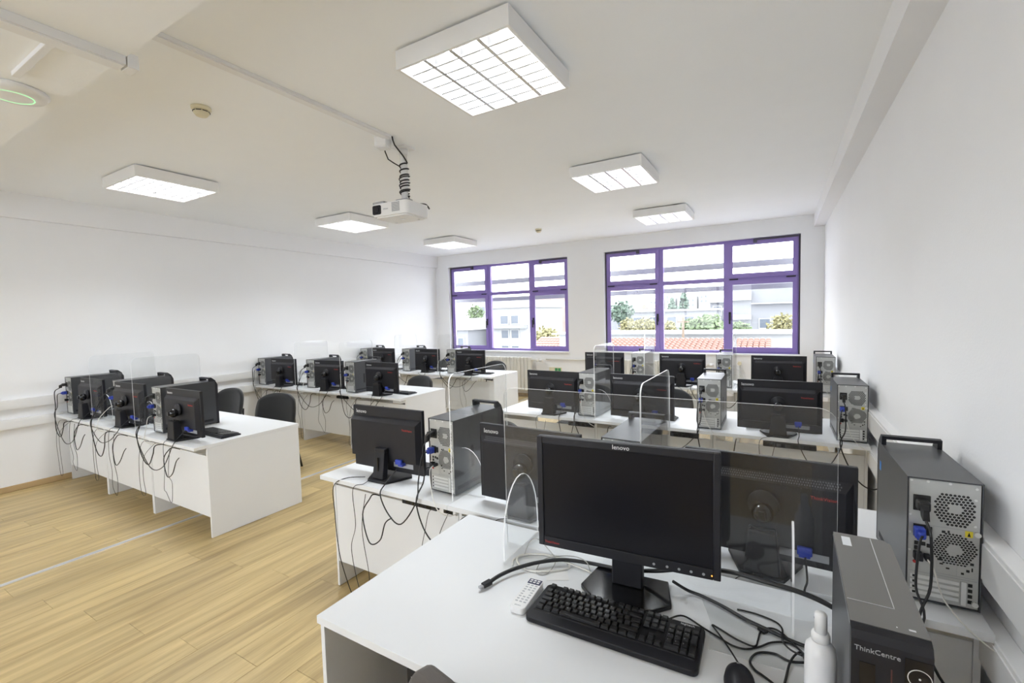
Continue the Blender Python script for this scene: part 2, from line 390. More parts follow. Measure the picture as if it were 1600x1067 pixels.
# red tiled roof just below
def tile_house(x0, x1, ye, yr, ze, zr, label, nx, ny):
    t = thing('tiled_house', label, 'house', ((x0+x1)/2, yr, -4))
    ox, oy = (x0+x1)/2, yr
    B().box(x0+.3, x1-.3, ye+.4, 2*yr-ye-.4, -4, ze-.05).build('house_wall', 'house_white', t, (-ox, -oy, 4))
    B().prism([(ye, ze-.06), (2*yr-ye, ze-.06), (yr, zr-.06)], 'x', x0, x1).build('roof_deck', 'roof_grey', t, (-ox, -oy, 4))
    dx = (x1-x0)/nx; L = math.hypot(yr-ye, zr-ze); dl = L/ny; th = math.atan2(zr-ze, yr-ye)
    b = B(); vs = []
    n = 5
    for k in range(n):
        a = PI*k/(n-1); vs.append((dx*.5-dx*.46*math.cos(a), .045*math.sin(a)))
    for e in (0, 1):
        pass
    b.poly([(u, 0, z+.06) for u, z in vs]+[(u, dl*1.12, z-.0) for u, z in vs]+[(vs[0][0], 0, -.02), (vs[-1][0], 0, -.02)],
           [(k, k+1, n+k+1, n+k) for k in range(n-1)]+[tuple(range(n))+(2*n+1, 2*n)], 0)
    me = b.mesh('roof_tile', 'tile_red')
    cnt = 0; restm = []
    rows = list(range(ny))[::-1]
    for r in rows:
        for c in range(nx):
            p = (x0+c*dx-ox, ye+math.cos(th)*r*dl-oy, ze+math.sin(th)*r*dl+4)
            if cnt < 290: obj('roof_tile', me, t, p, (th, 0, 0)); cnt += 1
            else: restm.append(p)
    if restm:
        bm = bmesh.new()
        for p in restm:
            bm.from_mesh(me)
            bm.verts.ensure_lookup_table(); nv = len(me.vertices)
            bmesh.ops.transform(bm, matrix=Matrix.Translation(p) @ Matrix.Rotation(th, 4, 'X'), verts=bm.verts[-nv:])
        m2 = bpy.data.meshes.new('roof_tiles'); bm.to_mesh(m2); bm.free(); m2.materials.append(MAT['tile_red'])
        tag(obj('roof_tiles', m2, t), kind='stuff')
    return t
tile_house(-5.9, -.2, 13.6, 17.0, .02, .71, 'low house with red tiled roof just outside the right window', 34, 14)
tile_house(-12.6, -10.2, 22.2, 25.0, -.75, .32, 'small red tiled roof seen low in the left window', 12, 9)
def block(name, x0, x1, y, d, z1, m, label, wins=(), roof=None, cat='building', z0=-4., wm='pane_dark'):
    t = thing(name, label, cat, ((x0+x1)/2, y, z0)); off = (-(x0+x1)/2, -y, -z0)
    B().box(x0, x1, y, y+d, z0, z1).build('wall', m, t, off)
    if roof: B().box(x0-.3, x1+.3, y-.3, y+d+.3, z1, z1+roof[0]).build('roof', roof[1], t, off)
    for (a, b, c, e) in wins:
        f = B().box(a-.08, a, y-.06, y-.002, c-.08, e+.08).box(b, b+.08, y-.06, y-.002, c-.08, e+.08).box(a, b, y-.06, y-.002, c-.08, c).box(a, b, y-.06, y-.002, e, e+.08).build('window_frame', 'house_white', t, off)
        B().box(a, b, y-.03, y-.004, c, e).build('pane', wm, f)
    return t, off
block('low_white_building', -10, 2.5, 22, 3, .66, 'house_white', 'low white flat building behind the near red roof', roof=(.06, 'house_white'))
block('long_grey_building', -15.2, -4.9, 45, 4, 1.72, 'house_grey', 'long grey flat-roofed building in the distance', [(-14+k*1.6, -13.2+k*1.6, .3, 1.2) for k in range(6)], (.2, 'roof_grey'))
t, off = block('modern_grey_building', -4.1, 4.5, 50, 10, 4.2, 'house_grey', 'modern grey building with white bands, seen in the right pane', [(-1.6+k*1.25, -.75+k*1.25, -.1, .75) for k in range(4)], (.15, 'roof_grey'))
for a, b, c, e in ((-4.3, -2.3, 2.62, 3.5), (-4.3, -2.3, .75, 1.2), (-2.3, 4.5, 2.2, 2.3)):
    B().box(a, b, 49.4, 49.999, c, e).build('white_band', 'house_white', t, off)
t, off = block('grey_annex', -6.15, -4.78, 51, 6, 2.5, 'house_dark', 'dark grey annex left of the modern building', [(-5.8, -5.1, 1.2, 2.1)], (.12, 'house_white'))
for k, (a, b, h) in enumerate(((-30, -26, 5.2), (-25, -22.6, 6.4), (-22, -17.5, 5.4), (-17, -14, 6.2), (-13, -6, 4.6))):
    block('tower_block', a, b, 120, 6, h, 'house_white', ['leftmost pale far tower block on the skyline', 'second pale tower block on the skyline', 'third pale tower block, wide, on the skyline', 'fourth pale tower block, near the conifer', 'wide low pale block right of the conifer'][k],
          [(a+.4+j*1.0, a+.9+j*1.0, h-1.4-i*1.1, h-.8-i*1.1) for j in range(int(b-a-.5)) for i in range(2)])
t, off = block('gabled_house', -20.6, -17.1, 70, 6, 2.3, 'house_white', 'distant gabled house with reddish roof left in the wide window', [(-19.9, -19.3, 1.2, 1.9), (-18.6, -18, 1.2, 1.9)], cat='house')
B().prism([(-20.9, 2.3), (-16.8, 2.3), (-18.85, 3.6)], 'y', 69.8, 76.2).build('roof', 'tile_red', t, off)
t, off = block('white_apartment_house', -19.5, -16.1, 30, 6, 2.3, 'house_white', 'white apartment house in the middle of the left window', [(-18.55, -17.9, 1.1, 1.7), (-17.6, -17.0, 1.1, 1.7), (-18.5, -17.9, .0, .6), (-17.6, -17.0, .0, .6), (-18.5, -17.9, -1.2, -.6), (-17.6, -17.0, -1.2, -.6)], (.55, 'roof_grey'))
B().box(-19.4, -16.2, 29.4, 29.99, .75, 1.0).build('balcony', 'house_grey', t, off)
t, off = block('small_grey_house', -23.2, -20.3, 28, 5, .7, 'house_grey', 'small grey gabled house in the left sash of left window', [(-22.2, -21.6, -.6, .1), (-21.2, -20.7, -.6, .1)], cat='house')
B().prism([(-23.4, .7), (-20.1, .7), (-21.75, 1.6)], 'y', 27.8, 33.2).build('roof', 'roof_grey', t, off)
block('brick_apartment_block', -23.5, -21.4, 45, 6, 3.6, 'house_brick', 'brick apartment block in the right sash of left window', [(-23.1, -22.6, 2.3, 3.0), (-22.3, -21.8, 2.3, 3.0), (-23.1, -22.6, .9, 1.6), (-22.3, -21.8, .9, 1.6)])
block('pale_office_block', -21.2, -17, 60, 6, 3.3, 'house_white', 'pale office block right of the brick apartments', [(-20.6+k*1.3, -19.8+k*1.3, 1.6, 2.4) for k in range(3)])
block('grey_rear_block', -42, -33, 60, 6, 4.0, 'house_grey', 'grey block behind the white apartment house', [(-41+k*1.6, -40+k*1.6, 2.2, 3.2) for k in range(5)])
def tree(name, x, y, z, rx, rz, m, label, n=420, cone=False, group='trees and bushes outside'):
    t = thing(name, label, 'tree', (x, y, -4.0), 0, group); rr = random.Random(hash((round(x*10), round(y))) & 255)
    B().tube([(0, 0, 0), (.05, 0, (z+4)*.6), (0, .03, z+4)], .09 if not cone else .16, 6, 0, 3).build('trunk', 'bark', t)
    b = B(); h = z+4
    for i in range(n):
        if cone:
            q = rr.random(); zz = h-rz+2*rz*q; rad = rx*(1-q)*math.sqrt(rr.random())+.05; a = rr.random()*2*PI
            p = Vector((rad*math.cos(a), rad*math.sin(a), zz))
        else:
            d = Vector((rr.gauss(0, 1), rr.gauss(0, 1), rr.gauss(0, 1))).normalized()*(.55+.45*rr.random())
            p = Vector((d.x*rx*(1+.25*math.sin(i)), d.y*rx, h+d.z*rz*(1+.2*math.cos(i*1.7))))
        s = (.16 if not cone else .3)*(.6+.8*rr.random())*max(rx, .6)
        u = Vector((rr.gauss(0, 1), rr.gauss(0, 1), rr.gauss(0, 1))).normalized()*s; v = u.orthogonal().normalized()*s*.7; k = u.cross(v).normalized()*s*.4
        b.poly([p-u, p+v, p+u, p-v, p+k], [(0, 1, 4), (1, 2, 4), (2, 3, 4), (3, 0, 4)])
    tag(b.build('leaves', m, t), kind='stuff'); return t
tree('bushy_tree', -3.43, 27, .85, .95, .6, 'foliage_green', 'large round green tree in the middle pane of wide window')
tree('bushy_tree', -4.65, 29.2, .8, .5, .45, 'foliage_green', 'smaller green tree beside the wooden pole')
tree('bushy_tree', -6.85, 27, .85, .7, .5, 'foliage_yellow', 'yellowish tree in the left sash of wide window')
tree('bushy_tree', -8.3, 29, .8, .55, .5, 'foliage_yellow', 'pale yellow bush at the left edge of wide window')
tree('bushy_tree', -5.4, 27, .75, .35, .4, 'foliage_yellow', 'slim yellow bush next to the mullion of wide window')
tree('bushy_tree', -1.9, 29, .65, .5, .35, 'foliage_green', 'low green bush at the foot of the modern building')
tree('bushy_tree', .16, 27, .85, .6, .55, 'foliage_yellow', 'yellow green tree at the right edge of wide window')
tree('conifer', -10.25, 60, 2.6, .95, 1.6, 'foliage_dark', 'dark pointed conifer standing above the far roofs', 260, True)
tree('conifer', -14.6, 75, 2.4, 1.1, 1.3, 'foliage_dark', 'second smaller conifer left on the skyline', 200, True)
tree('bushy_tree', -27.9, 40, 2.0, .9, .9, 'foliage_green', 'green tree left of the white apartment house')
tree('bushy_tree', -13.2, 27, .2, .8, .7, 'foliage_yellow', 'yellowish tree in the right sash of left window')
tree('bushy_tree', -12.2, 40, 1.7, 1.1, 1.0, 'foliage_dark', 'dark tree at the right edge of left window')
pole = thing('utility_pole', 'thin wooden utility pole between the trees outside', 'pole', (-3.69, 21.4, -4))
B().cyl((0, 0, 0), .055, 5.45, 'z', 8).build('pole', 'bark', pole)
B().box(-.25, .25, -.03, .03, 5.2, 5.26).build('crossarm', 'bark', pole)

# ------------------------------------------------------------------ wall trunking, radiator, sockets
def trunk(name, x0, x1, y0, y1, z0, z1, label):
    t = thing(name, label, 'trunking', ((x0+x1)/2, y0, z0)); off = (-(x0+x1)/2, -y0, -z0)
    B().box(x0, x1, y0, y1, z0, z1, 0, .003).build('channel', 'white_plastic', t, off)
    xs = x0 if abs(x0-XR) > .5*abs(x1-x0) and x0 > -3 else x1
    s = -1 if x0 > -3 else 1
    B().box(min(xs, xs+s*.004), max(xs, xs+s*.004), y0, y1, z0+.016, z1-.016).build('cover', 'white_plastic', t, off)
trunk('cable_trunking', XR-.05, XR-.0005, YB+.1, YW-.1, .85, .99, 'upper white cable trunking along the right wall')
trunk('cable_trunking', XR-.05, XR-.0005, YB+.1, YW-.1, .60, .735, 'lower white cable trunking along the right wall')
trunk('cable_trunking', XL+.0005, XL+.05, YB+.1, YW-.1, .865, .965, 'upper white cable trunking along the left wall')
trunk('cable_trunking', XL+.0005, XL+.05, YB+.1, YW-.1, .66, .76, 'lower white cable trunking along the left wall')
def radiator(x0, x1, label):
    t = thing('radiator', label, 'radiator', ((x0+x1)/2, YW-.11, .14)); off = (-(x0+x1)/2, -(YW-.11), -.14)
    n = int(round((x1-x0)/.082)); dx = (x1-x0)/n
    me = B().box(.004, dx-.004, -.045, .045, 0, .70, 0, .012).box(.02, dx-.02, -.055, -.04, .62, .69, 0, .006).mesh('fin', 'radiator_enamel')
    for i in range(n): obj('fin', me, t, (x0+i*dx+off[0], 0, 0))
    B().cyl((x0-.02, YW-.11, .20), .018, x1-x0+.04, 'x', 10).cyl((x0-.02, YW-.11, .78), .018, x1-x0+.2, 'x', 10).build('header_pipe', 'radiator_enamel', t, off)
    B().box(x0+.2, x0+.23, YW-.065, YW-.001, .60, .64).box(x1-.23, x1-.2, YW-.065, YW-.001, .60, .64).build('bracket', 'radiator_enamel', t, off)
    B().cyl((x1+.12, YW-.11, .75), .026, .06, 'z', 12).cyl((x1+.18, YW-.11, .78), .03, .07, 'x', 12).build('valve', 'white_plastic', t, off)
radiator(-5.72, -4.38, 'white ribbed radiator under the left window')
radiator(-2.5, -1.18, 'white ribbed radiator hidden behind monitors under the wide window')
tag(B().tube([(-4.1, YW-.03, .80), (-3.4, YW-.03, .80), (-2.7, YW-.03, .80)], .014, 8, 0, 1).build('heating_pipe', 'radiator_enamel'), 'thin heating pipe between the two radiators', 'pipe')
v = thing('pipe_valve', 'small cream pipe valve on wall under wide window', 'valve', (-.554, YW-.05, .82))
B().cyl((0, -.0, -.03), .022, .06, 'z', 12).cyl((0, .0, -.0), .016, .049, 'y', 10).build('body', 'cream_plastic', v); B().cyl((0, -.05, 0), .03, .05, 'y', 12).build('knob', 'cream_plastic', v)
B().cyl((0, .02, -.72), .012, .70, 'z', 8).build('pipe', 'radiator_enamel', v)
so = thing('wall_socket', 'cream wall socket with two green outlets under the left window', 'socket', (-3.9, YW, .59))
B().box(-.14, .14, -.012, -.0005, -.045, .045, 0, .004).build('plate', 'cream_plastic', so)
for dx in (.02, .09): B().box(dx-.03, dx+.03, -.018, -.0125, -.03, .03, 0, .003).build('outlet', 'socket_green', so)

# ------------------------------------------------------------------ ceiling fittings
def fitting(name, x, y, label):
    t = thing(name, label, 'ceiling light', (x, y, ZC), 0, 'square ceiling lights'); h = .345; d = .108
    b = B()
    b.box(-h, h, -h, h, -.022, -.012)
    for (x0, x1, y0, y1) in ((-h, -h+.016, -h, h), (h-.016, h, -h, h), (-h+.016, h-.016, -h, -h+.016), (-h+.016, h-.016, h-.016, h)): b.box(x0, x1, y0, y1, -d, -.022, 0, .0)
    b.build('housing', 'white_metal', t)
    B().box(-h+.05, h-.05, -h+.05, h-.05, -.012, -.0005).build('mounting_plate', 'matte_black', t)
    iw = h-.016; g = []
    for i in range(3):
        xx = -iw+2*iw*(i+1)/4
        B().box(xx-.010, xx+.010, -iw, iw, -d+.002, -.055).build('divider', 'louver_metal', t)
    me = None; n = 8
    for c in range(4):
        for k in range(1, n):
            x0 = -iw+2*iw*c/4+.010; yy = -iw+2*iw*k/n
            if me is None: me = B().box(0, 2*iw/4-.020, -.0055, .0055, -d+.003, -.055).mesh('blade', 'louver_metal')
            obj('blade', me, t, (x0, yy, 0))
    tb = B().cyl((0, -iw+.03, 0), .013, 2*iw-.06, 'y', 12).mesh('tube', 'tube_glow')
    for c in range(4): obj('tube', tb, t, (-iw+2*iw*(c+.5)/4, 0, -.046))
    la = bpy.data.lights.new('lamp_light', 'AREA'); la.shape = 'SQUARE'; la.size = 2*iw-.02; la.energy = LAMP; la.color = (.90, .955, 1.0); la.spread = math.radians(132)
    lo = bpy.data.objects.new('lamp_light', la); COL.objects.link(lo); lo.parent = t; lo.location = (0, 0, -.097)
    return t
mat('tube_glow', (.9, .9, .9), .4, emit=(1, .98, .95, 6.0))
for x, y, lab in ((-1.4026, 2.1907, 'large square ceiling light nearest, above the front desk'), (-1.4026, 4.4923, 'square ceiling light in the middle of right line'), (-1.4026, 6.7143, 'square ceiling light nearest the wide window'),
                  (-5.1894, 2.1907, 'square ceiling light over the nearest left row'), (-5.1894, 4.4923, 'square ceiling light left of the hanging projector'), (-5.1894, 6.7143, 'smallest-looking square ceiling light near the left window')):
    fitting('ceiling_light', x, y, lab)
def detector(x, y, r, label):
    t = thing('smoke_detector', label, 'smoke detector', (x, y, ZC), 0, 'smoke detectors')
    B().lathe([(r, -.0005), (r, -.014), (r*.93, -.02)], n=24).build('base', 'cream_plastic', t)
    B().lathe([(r*.80, -.0201), (r*.80, -.036), (r*.62, -.052), (r*.55, -.056)], n=24).build('chamber', 'cream_plastic', t)
    for k in range(8):
        a = 2*PI*k/8; B().box(-.016, .016, r*.79, r*.825, -.034, -.029).build('slot', 'matte_black', t, None, (0, 0, a))
detector(-3.275, 1.635, .058, 'cream smoke detector on the ceiling near the broad beam')
detector(-3.43, 6.8, .055, 'cream smoke detector on the ceiling near the window wall')
# raceways
t = thing('ceiling_raceway', 'slim white cable raceway along the ceiling towards the projector', 'raceway', (-2.62, .99, ZC))
B().box(-.032, .032, 0, 1.66, -.022, -.0005, 0, .002).build('channel', 'white_plastic', t); B().box(-.026, .026, 0, 1.66, -.026, -.0225).build('cover', 'white_plastic', t)
t = thing('ceiling_raceway', 'white cable raceway under the broad ceiling beam', 'raceway', (-2.62, .2, 2.93))
B().box(-.04, .04, 0, .78, -.04, -.0005, 0, .002).build('channel', 'white_plastic', t); B().box(-.034, .034, 0, .775, -.046, -.0405).build('cover', 'white_plastic', t)
B().box(-.04, .04, .786, .83, -.046, .02, 0, .002).build('end_piece', 'white_plastic', t)
B().box(-.56, -.041, .545, .575, -.022, -.0005, 0, .002).build('branch_channel', 'white_plastic', t)
t = thing('access_point', 'round white wireless unit with green ring under the beam', 'wireless unit', (-3.42, .80, 2.93))
B().lathe([(.135, -.0005), (.14, -.012), (.125, -.03), (.085, -.036)], n=36).build('shell', 'white_plastic', t)
b = B(); n = 36
vs = [(r*math.cos(2*PI*i/n), r*math.sin(2*PI*i/n), -.0375) for r in (.078, .0815) for i in range(n)]
b.poly(vs, [(i, (i+1) % n, n+(i+1) % n, n+i) for i in range(n)]); b.build('light_ring', 'green_glow', t)
# projector
PJX, PJY, PJZ = -2.755, 2.90, 2.535
t = thing('projector', 'white projector hanging from the ceiling on a pole', 'projector', (PJX, PJY, PJZ), math.radians(3))
B().prism(rrect(-.185, .185, -.145, .145, .035), 'z', 0.012, .115, bev=.0).build('body', 'white_plastic', t)
B().prism(rrect(-.165, .165, -.125, .125, .03), 'z', 0, .0119).build('underside', 'white_plastic', t)
B().prism(rrect(-.172, -.085, .028, .102, .012), 'y', -.152, -.1455).build('lens_recess', 'matte_black', t)
B().cyl((-.128, -.160, .065), .028, .007, 'y', 24).build('lens', 'lens_glass', t)
B().box(-.18, -.06, -.14, -.05, .1155, .135, 0, .004).build('zoom_hood', 'mark_grey', t)
g = B()
for i in range(6):
    for k in range(6): g.box(.03+i*.014, .041+i*.014, -.1465, -.1455, .035+k*.0125, .044+k*.0125)
tag(g.build('vent_grille', 'mark_grey', t), kind='stuff')
lettering('EPSON', .016, 'mark_grey', t, (-.06, -.1458, .06), (PI/2, 0, 0))
B().cyl((.02, 0, -.008), .02, .008, 'z', 12).cyl((-.12, .08, -.008), .012, .008, 'z', 10).cyl((.12, .08, -.008), .012, .008, 'z', 10).build('foot', 'white_plastic', t)
B().box(-.06, .10, -.10, .10, .1155, .124).box(-.02, .10, -.04, .04, .124, .16, 0, .006).build('mount_arms', 'mark_grey', t)
MX = .052
B().cyl((MX, 0, .16), .03, ZC-PJZ-.16-.012, 'z', 16).build('pole', 'white_metal', t)
B().box(MX-.07, MX+.07, -.07, .07, ZC-PJZ-.012, ZC-PJZ-.0008, 0, .002).cyl((MX, 0, ZC-PJZ-.06), .036, .048, 'z', 16).build('ceiling_plate', 'white_metal', t)
coil = []
for k in range(0, 73):
    a = k*2*PI/12; coil.append((MX+.036*math.cos(a), .036*math.sin(a), .18+.27*(k/72)))
wire = [(.05, .10, .13), (MX, .06, .155)]+coil+[(MX+.03, -.045, .50), (MX+.03, -.14, .555), (.147, -.24, .572)]
B().tube(wire, .006, 6, 0, 2).build('coiled_cable', 'cable_black', t)
wire2 = [(MX+.043, .0, .20)]+[(MX+.043*math.cos(k*2*PI/10+2), .043*math.sin(k*2*PI/10+2), .20+.16*k/30) for k in range(31)]+[(MX-.01, -.045, .42), (0, -.13, .46), (.04, -.22, .535)]
B().tube(wire2, .005, 6, 0, 2).build('coiled_cable', 'cable_black', t)
B().tube([(.15, .05, .12), (.17, .12, .125), (.185, .15, .09)], .006, 6, 0, 4).build('signal_cable', 'cable_black', t)
t = thing('junction_box', 'small white junction box on ceiling beside the projector pole', 'junction box', (-2.69, 2.66, ZC), math.radians(20))
B().box(-.05, .05, -.05, .05, -.075, -.0005, 0, .006).build('box', 'white_plastic', t); B().box(-.043, .043, -.043, .043, -.08, -.0755).build('lid', 'white_plastic', t)

# ------------------------------------------------------------------ desks
def desk(name, x0, x1, yn, yf, label, group, front=False):
    t = thing(name, label, 'desk', ((x0+x1)/2, (yn+yf)/2, 0), 0, group); ox, oy = (x0+x1)/2, (yn+yf)/2
    off = (-ox, -oy, 0); e = .0008; th = .026
    def P(n, b, m): return b.build(n, m, t, off)
    P('desk_top', B().box(x0+e, x1-e, yn, yf, TZ-th, TZ, 0, .0012, 1), 'white_laminate')
    ys, ye = (yn+.012, yf-.012) if front else (yn+.093, yf-.006)
    for a in (x0+.002, x1-.020): P('end_panel', B().box(a, a+.018, ys, ye, .002, TZ-th-.0005, 0, .001, 1), 'white_laminate')
    if front: P('modesty_panel', B().box(x0+.021, x1-.021, yf-.12, yf-.102, .14, TZ-th-.0005), 'white_laminate')
    else:
        P('modesty_panel', B().box(x0+.021, x1-.021, yn+.096, yn+.114, .165, .660, 0, .001, 1), 'white_laminate')
        P('rail', B().box(x0+.021, x1-.021, yf-.05, yf-.032, TZ-th-.10, TZ-th-.0005), 'laminate_edge')
    return t
NEAR = dict(R2=1.767, R3=3.822, R4=5.927, L1=1.721, L2=3.934, L3=5.899)
DEP = dict(R2=.86, R3=.85, R4=.85, L1=.886, L2=.845, L3=.848)
ROWN = dict(R2='nearest right-hand row', R3='middle right-hand row', R4='right-hand row below the window', L1='nearest left-hand row', L2='middle left-hand row', L3='left-hand row farthest away')
def seat(r, k):
    return ('aisle end of ' if (k == 0) == (r[0] == 'R') and k != 1 else 'middle of ' if k == 1 else 'wall end of ')+ROWN[r]
DW = .9927
for r in NEAR:
    xs = -2.4375 if r[0] == 'R' else -3.863-3*DW
    for k in range(3):
        desk('computer_desk', xs+k*DW, xs+(k+1)*DW, NEAR[r], NEAR[r]+DEP[r], 'white laminate desk with modesty panel, '+seat(r, k), 'white computer desks')
desk('teacher_desk', -1.2837, .330, .892, 1.7325, 'large white desk in the foreground with keyboard and monitor', None, True)

# ------------------------------------------------------------------ tower computers (rear faces the viewer, -y)
TW, THT, TD = .178, .405, .44
def make_tower():
    t = thing('tower_computer', 'x', 'computer', (0, 0, 0), 0, 'tower computers on the desks'); h = TW/2
    # shell: top and two sides as an open sleeve
    b = B(); th = .004
    b.box(-h, -h+th, 0, TD, .006, THT).box(h-th, h, 0, TD, .006, THT).box(-h+th, h-th, 0, TD, THT-th, THT).box(-h+th, h-th, .004, TD, .006, .006+th)
    b.build('case_shell', ['case_grey'], t)
    B().box(-h-.0006, -h-.0001, .02, TD-.03, .03, .05).box(h+.0001, h+.0006, .02, TD-.03, .03, .05).box(h+.0001, h+.0008, .14, .165, .12, .24).build('side_rib', 'matte_black', t)
    for sx in (-1, 1):
        for yy in (.05, TD-.05): B().cyl((sx*(h-.03), yy, 0), .012, .006, 'z', 10).build('foot', 'matte_black', t)
    # rear panel
    rp = B().box(-h+.0055, h-.0055, .004, .008, .012, THT-.006).build('rear_panel', 'zinc_metal', t)
    def U(u): return -h+.0055+u*(TW-.011)
    def V(v): return THT-.006-v*(THT-.018)
    def hexes(cx, cz, rx, rz, step, name, hub, shape):
        g = B(); r = step*.43; j = 0; z = cz-rz
        while z <= cz+rz:
            x = cx-rx+(step/2 if j % 2 else 0)
            while x <= cx+rx:
                dx, dz = (x-cx)/rx, (z-cz)/rz
                ins = (dx*dx+dz*dz) < 1 if shape == 'o' else (abs(dx)+abs(dz) < 1.55)
                if ins and (x-cx)**2+(z-cz)**2 > hub*hub:
                    g.poly([(x+r*math.sin(a*PI/3), .0035, z+r*math.cos(a*PI/3)) for a in range(6)], [(0, 1, 2, 3, 4, 5)])
                x += step
            z += step*.866; j += 1
        tag(g.build(name, 'port_black', rp), kind='stuff')
        k = B(); k.cyl((cx, .0032, cz), hub*.9, .0006, 'y', 18); k.build('fan_hub', 'zinc_metal', rp)
    hexes(U(.66), V(.215), .046, .05, .0098, 'power_supply_vent', .016, 'q')
    hexes(U(.655), V(.545), .052, .052, .0082, 'case_fan_vent', .018, 'o')
    # seams
    s = B()
    for (u0, u1, v0, v1) in ((.02, .98, .372, .375), (.36, .365, .375, .78), (.02, .98, .775, .779), (.42, .95, .655, .658), (.42, .423, .655, .76), (.70, .703, .655, .76), (.42, .95, .758, .761)):
        s.box(U(u0), U(u1), .0034, .0039, V(v1), V(v0))
    tag(s.build('panel_seams', 'mark_grey', rp), kind='stuff')
    for v in (.80, .845, .89, .935): B().box(U(.04), U(.74), .001, .0038, V(v+.03), V(v), 0, .001, 1).build('expansion_slot', 'zinc_light', rp)
    B().box(U(.76), U(.84), .0, .0038, V(.985), V(.79), 0, .001, 1).build('slot_latch', 'zinc_light', rp)
    hb = B()
    for v in (.80, .845, .89, .935):
        hb.box(U(.86), U(.92), .0032, .0038, V(v+.028), V(v)); hb.box(U(.07), U(.12), .0005, .0009, V(v+.025), V(v+.005))
    for (u, v, w_, h_) in ((.46, .67, .05, .012), (.55, .70, .05, .012), (.83, .69, .045, .02), (.76, .72, .04, .016), (.9, .67, .02, .03), (.48, .40, .05, .02), (.56, .395, .03, .02), (.45, .62, .04, .03), (.88, .63, .05, .02)):
        hb.box(U(u), U(u+w_), .0032, .0038, V(v+h_), V(v))
    tag(hb.build('punched_holes', 'port_black', rp), kind='stuff')
    B().box(U(.06), U(.31), -.001, .0036, V(.26), V(.13), 0, .001, 1).build('power_inlet', 'port_black', rp)
    B().box(U(.08), U(.27), -.038, -.0012, V(.235), V(.155), 0, .006).hexa([(U(.12), -.062, V(.285)), (U(.22), -.062, V(.285)), (U(.22), -.038, V(.27)), (U(.12), -.038, V(.27)), (U(.13), -.06, V(.2)), (U(.21), -.06, V(.2)), (U(.24), -.034, V(.17)), (U(.1), -.034, V(.17))]).build('power_plug', 'cable_black', rp)
    B().box(U(.07), U(.25), -.001, .0036, V(.475), V(.375)).build('video_port', 'port_black', rp)
    pl = B().box(U(.06), U(.22), -.03, -.0012, V(.47), V(.385), 0, .004).box(U(.08), U(.2), -.05, -.03, V(.455), V(.40), 0, .006).build('video_plug', 'port_blue', rp)
    B().cyl((U(.10), -.036, V(.395)), .004, .012, 'y', 8).cyl((U(.10), -.036, V(.465)), .004, .012, 'y', 8).build('thumb_screw', 'port_blue', pl)
    B().box(U(.26), U(.34), -.001, .0036, V(.46), V(.385)).build('display_port', 'port_black', rp)
    q = B()
    for (u, v) in ((.09, .52), (.09, .56), (.19, .52), (.27, .53)): q.box(U(u), U(u+.06), .001, .0036, V(v+.03), V(v))
    tag(q.build('small_ports', 'port_black', rp), kind='stuff')
    B().box(U(.07), U(.20), -.022, .0036, V(.665), V(.60), 0, .003).box(U(.22), U(.32), -.026, .0036, V(.65), V(.61), 0, .003).build('usb_plugs', 'matte_black', rp)
    a = B(); a.cyl((U(.10), .0, V(.695)), .005, .0036, 'y', 10); a.build('audio_jack', 'mark_red', rp)
    B().box(U(.80), U(.905), .0028, .0038, V(.425), V(.375)).build('warning_sticker', 'sticker_yellow', rp)
    B().prism([(U(.83), V(.418)), (U(.875), V(.418)), (U(.8525), V(.383))], 'y', .0022, .0027).build('warning_triangle', 'matte_black', rp)
    for (u, v) in ((.96, .39), (.95, .955)): B().cyl((U(u), -.006, V(v)), .0075, .0098, 'y', 12).build('thumb_screw', 'zinc_light', rp)
    for (u, v) in ((.03, .012), (.27, .012), (.58, .012), (.94, .03), (.02, .30), (.02, .45), (.02, .6), (.93, .12), (.93, .33)): B().cyl((U(u), .0015, V(v)), .0038, .0024, 'y', 8).build('screw', 'zinc_light', rp)
    # front bezel with chamfered top and handle
    B().prism([(TD, 0.0), (TD+.022, .0), (TD+.024, THT-.035), (TD+.008, THT-.002), (TD, THT-.002)], 'x', -h, h).build('front_bezel', 'black_plastic', t)
    hd = B(); zt = THT
    for sx in (-1, 1):
        xa, xb = (sx*h, sx*(h-.014))
        hd.prism([(TD-.05, zt), (TD-.052, zt+.034), (TD-.028, zt+.036), (TD+.008, zt+.004), (TD+.008, zt-.0015), (TD+.001, zt-.0015), (TD+.001, zt)], 'x', min(xa, xb), max(xa, xb))
    hd.prism([(TD-.052, zt+.022), (TD-.052, zt+.034), (TD-.028, zt+.036), (TD-.026, zt+.026)], 'x', -h+.014, h-.014)
    hd.build('handle', 'black_plastic', t)
    B().box(-h-.0008, -h-.0001, TD-.05, TD-.025, .30, .335).build('side_sticker', 'sticker_blue', t)
    return t
TOW = dict(R2=[(-1.560, .110, -3.0), (-.585, .130, -1.5), (.446, .095, .8)], R3=[(-1.528, .115, -2), (-.478, .07, .2), (.446, .08, .3)], R4=[(-1.617, .133, 0), (-.575, .15, 0), (.446, .115, 0)],
           L1=[(-6.705, .087, 0), (-5.715, .174, 0), (-4.715, .114, -.5)], L2=[(-6.771, .075, 0), (-5.715, .148, .3), (-4.816, .08, -1)], L3=[(-6.780, .098, 0), (-5.791, .178, 0), (-4.777, .19, 0)])
proto = make_tower(); first = True
for r, l in TOW.items():
    for k, (x, dy, a) in enumerate(l):
        o = proto if first else copy_tree(proto); first = False
        o.location = (x, NEAR[r]+dy, TZ+.0005); o.rotation_euler = (0, 0, math.radians(a))
        o['label'] = 'dark tower computer with carry handle, '+seat(r, k)

